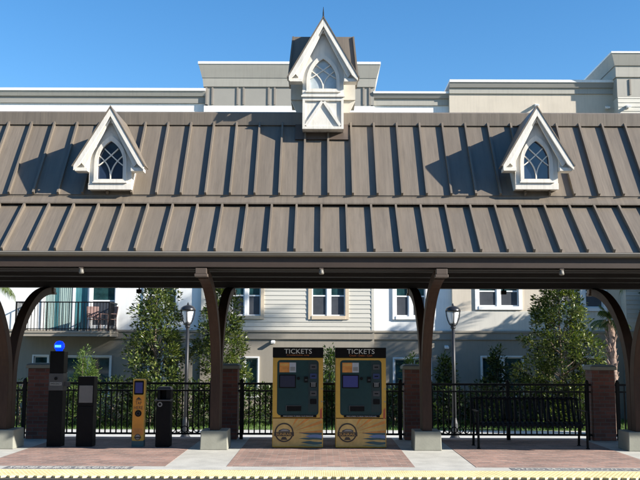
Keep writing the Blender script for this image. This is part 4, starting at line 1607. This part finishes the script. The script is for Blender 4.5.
def palm(lab, x, y, H, nf, FL, seed, trunk_r=0.17, droop=1.0, name="palm_tree"):
    rg_ = random.Random(seed)
    t_ = thing(name, lab, "palm", (x, y, GROUND), "palm trees")
    tb = MB()
    n = int(H / 0.16)
    pts, rad = [], []
    for i in range(n + 1):
        u = i / n
        pts.append((0.05 * math.sin(u * 3), 0, H * u))
        rad.append(trunk_r * (1.15 - 0.25 * u) * (1.12 if i % 2 else 0.92))
    tb.tube(pts, rad, 12)
    for i in range(n * 4):
        z = rg_.uniform(H * 0.25, H)
        a = rg_.uniform(0, 6.28)
        r0 = trunk_r * 0.95
        p0 = Vector((r0 * math.cos(a), r0 * math.sin(a), z))
        p1 = p0 + Vector((math.cos(a) * 0.09, math.sin(a) * 0.09, 0.16))
        tb.tube([p0, p1], [0.035, 0.012], 5)
    tb.build("trunk", palmbark_m, t_)
    vs, fs = [], []
    for k in range(nf):
        a = rg_.uniform(0, 6.28)
        el = rg_.uniform(-0.5, 1.25)
        L = FL * rg_.uniform(0.8, 1.1)
        p = Vector((0, 0, H))
        d = Vector((math.cos(a) * math.cos(el), math.sin(a) * math.cos(el), math.sin(el)))
        seg = 12
        for i in range(seg):
            u = i / seg
            q = p + d * (L / seg)
            side = d.cross(Vector((0, 0, 1)))
            if side.length < 1e-3:
                side = Vector((1, 0, 0))
            side.normalize()
            o = len(vs)
            w = 0.012
            vs += [p - side * w, p + side * w, q + side * w, q - side * w]
            fs.append((o, o + 1, o + 2, o + 3))
            if u > 0.22:
                ll = 0.62 * math.sin(math.pi * (0.15 + 0.8 * u)) * FL / 1.8
                for j in range(2):
                    pp_ = p + (q - p) * (j / 2)
                    for s in (-1, 1):
                        dd = (side * s + d * (0.5 + u) + Vector((0, 0, -0.35 * droop + rg_.uniform(-0.2, 0.1)))).normalized()
                        o = len(vs)
                        ww = d * 0.022
                        tip = pp_ + dd * ll
                        midp = pp_ + dd * ll * 0.5 + Vector((0, 0, 0.03))
                        vs += [pp_ - ww, pp_ + ww, midp + ww * 0.8, tip + Vector((0, 0, -0.08)), midp - ww * 0.8]
                        fs += [(o, o + 1, o + 2, o + 4), (o + 4, o + 2, o + 3)]
            p = q
            d = (d + Vector((0, 0, -0.10 * droop * (0.6 + u)))).normalized()
    cm = MB()
    cm.add(vs, fs)
    cm.build("fronds", palm_m, t_)
    return t_

palm("short sabal palm with rough pinkish trunk beside the rightmost brick pier", fx(613, 380, 27.0), 27.0, fz(320, 27) - GROUND, 14, 0.62, 61, 0.10)
palm("palm whose fronds hang in at the photo's right edge under the eave", fx(652, 300, 26.0), 26.0, 4.95, 46, 1.2, 62)
palm("palm whose fronds poke in at the far left edge under the eave", fx(-16, 300, 26.5), 26.5, 4.75, 46, 1.2, 63)

oakp = lambda w: (lambda u: w * math.sqrt(max(0.03, 1 - (u * 2 - 1) ** 2)))
for i, (x, y, H, lab) in enumerate([(13.6, 30.2, 6.3, "spreading oak nearest the view's right edge beside the apartment wall"),
                                   (16.7, 30.0, 7.6, "middle one of three spreading oaks right of the view"),
                                   (19.8, 30.1, 8.4, "spreading oak farthest right beside the apartment wall")]):
    tree("oak_tree", lab, "tree", x, y, H, oakp(2.2), 2.4, oak_m, 0.26, 0.16, 330, 46, 71 + i, "oaks at the right", 0.2, cr=(0.3, 0.6))
palm("tall sabal palm standing right of the view, nearest the sidewalk lamp", 12.9, 25.1, 12.4, 46, 2.0, 81, 0.18)
palm("taller sabal palm standing right of the view behind the platform", 15.2, 24.9, 13.0, 46, 2.0, 82, 0.18)
palm("low sabal palm standing between the oaks and the platform's right end", 12.6, 28.9, 6.6, 40, 1.7, 83, 0.16)
# unseen wood added behind the camera: it closes off the low sky and shows in the window panes
rg_ = random.Random(90)
cl = []
for i in range(900):
    x = rg_.uniform(-48, 34)
    top = 11.5 + 2.5 * math.sin(x * 0.35) + 1.5 * math.sin(x * 0.9 + 1)
    cl.append((Vector((x, -16 + rg_.uniform(-3.5, 1.5), GROUND + top * rg_.random() ** 0.8)), rg_.uniform(0.9, 1.7), Vector((0, 1, 0.3))))
wd = crown("sky_blocking_woods", oak_m, None, cl, 26, 1.0, 0.7, rg_)
tag(wd, "unseen wood added across the tracks to block the low sky", "wood", kind="stuff")

# ------------------------------------------------------------------ CAMERA
cam = bpy.data.cameras.new("camera")
cam.sensor_width = 36
cam.lens = 36 * F / 640
cam.clip_end = 2000
co = bpy.data.objects.new("camera", cam)
COL.objects.link(co)
rot = Matrix.Rotation(R(0.098), 4, "Z") @ Matrix.Rotation(R(90 + TILT), 4, "X") @ Matrix.Rotation(R(0.2), 4, "Z")
co.matrix_world = Matrix.Translation((0, 0, CAMZ)) @ rot
scene.camera = co

# ------------------------------------------------------------------ LIGHT
SUN = Vector((1.5, -0.56, 0.75)).normalized()
w = bpy.data.worlds.new("World")
scene.world = w
w.use_nodes = True
nt = w.node_tree
bg = nt.nodes["Background"]
sky = nt.nodes.new("ShaderNodeTexSky")
sky.sky_type = "NISHITA"
sky.sun_disc = False
sky.sun_elevation = math.asin(SUN.z)
sky.sun_rotation = math.atan2(SUN.x, SUN.y)
sky.altitude = 0
sky.air_density = 1.0
sky.dust_density = 0.15
sky.ozone_density = 3.0
hs = nt.nodes.new("ShaderNodeHueSaturation")
hs.inputs["Saturation"].default_value = 1.26
hs.inputs["Value"].default_value = 1.45
nt.links.new(sky.outputs[0], hs.inputs["Color"])
nt.links.new(hs.outputs[0], bg.inputs[0])
bg.inputs[1].default_value = 0.068
sl_ = bpy.data.lights.new("sun", "SUN")
sl_.energy = 5.0
sl_.angle = R(0.5)
sl_.color = (1.0, 0.94, 0.85)
so = bpy.data.objects.new("sun", sl_)
COL.objects.link(so)
so.rotation_euler = SUN.to_track_quat("Z", "Y").to_euler()
so.location = (30, -20, 30)

vs_ = scene.view_settings
vs_.view_transform = "Standard"
vs_.look = "None"
vs_.exposure = 1.12
vs_.gamma = 1
vs_.use_curve_mapping = False
scene.render.engine = "CYCLES"
scene.cycles.use_denoising = True
scene.cycles.max_bounces = 6
scene.cycles.diffuse_bounces = 2
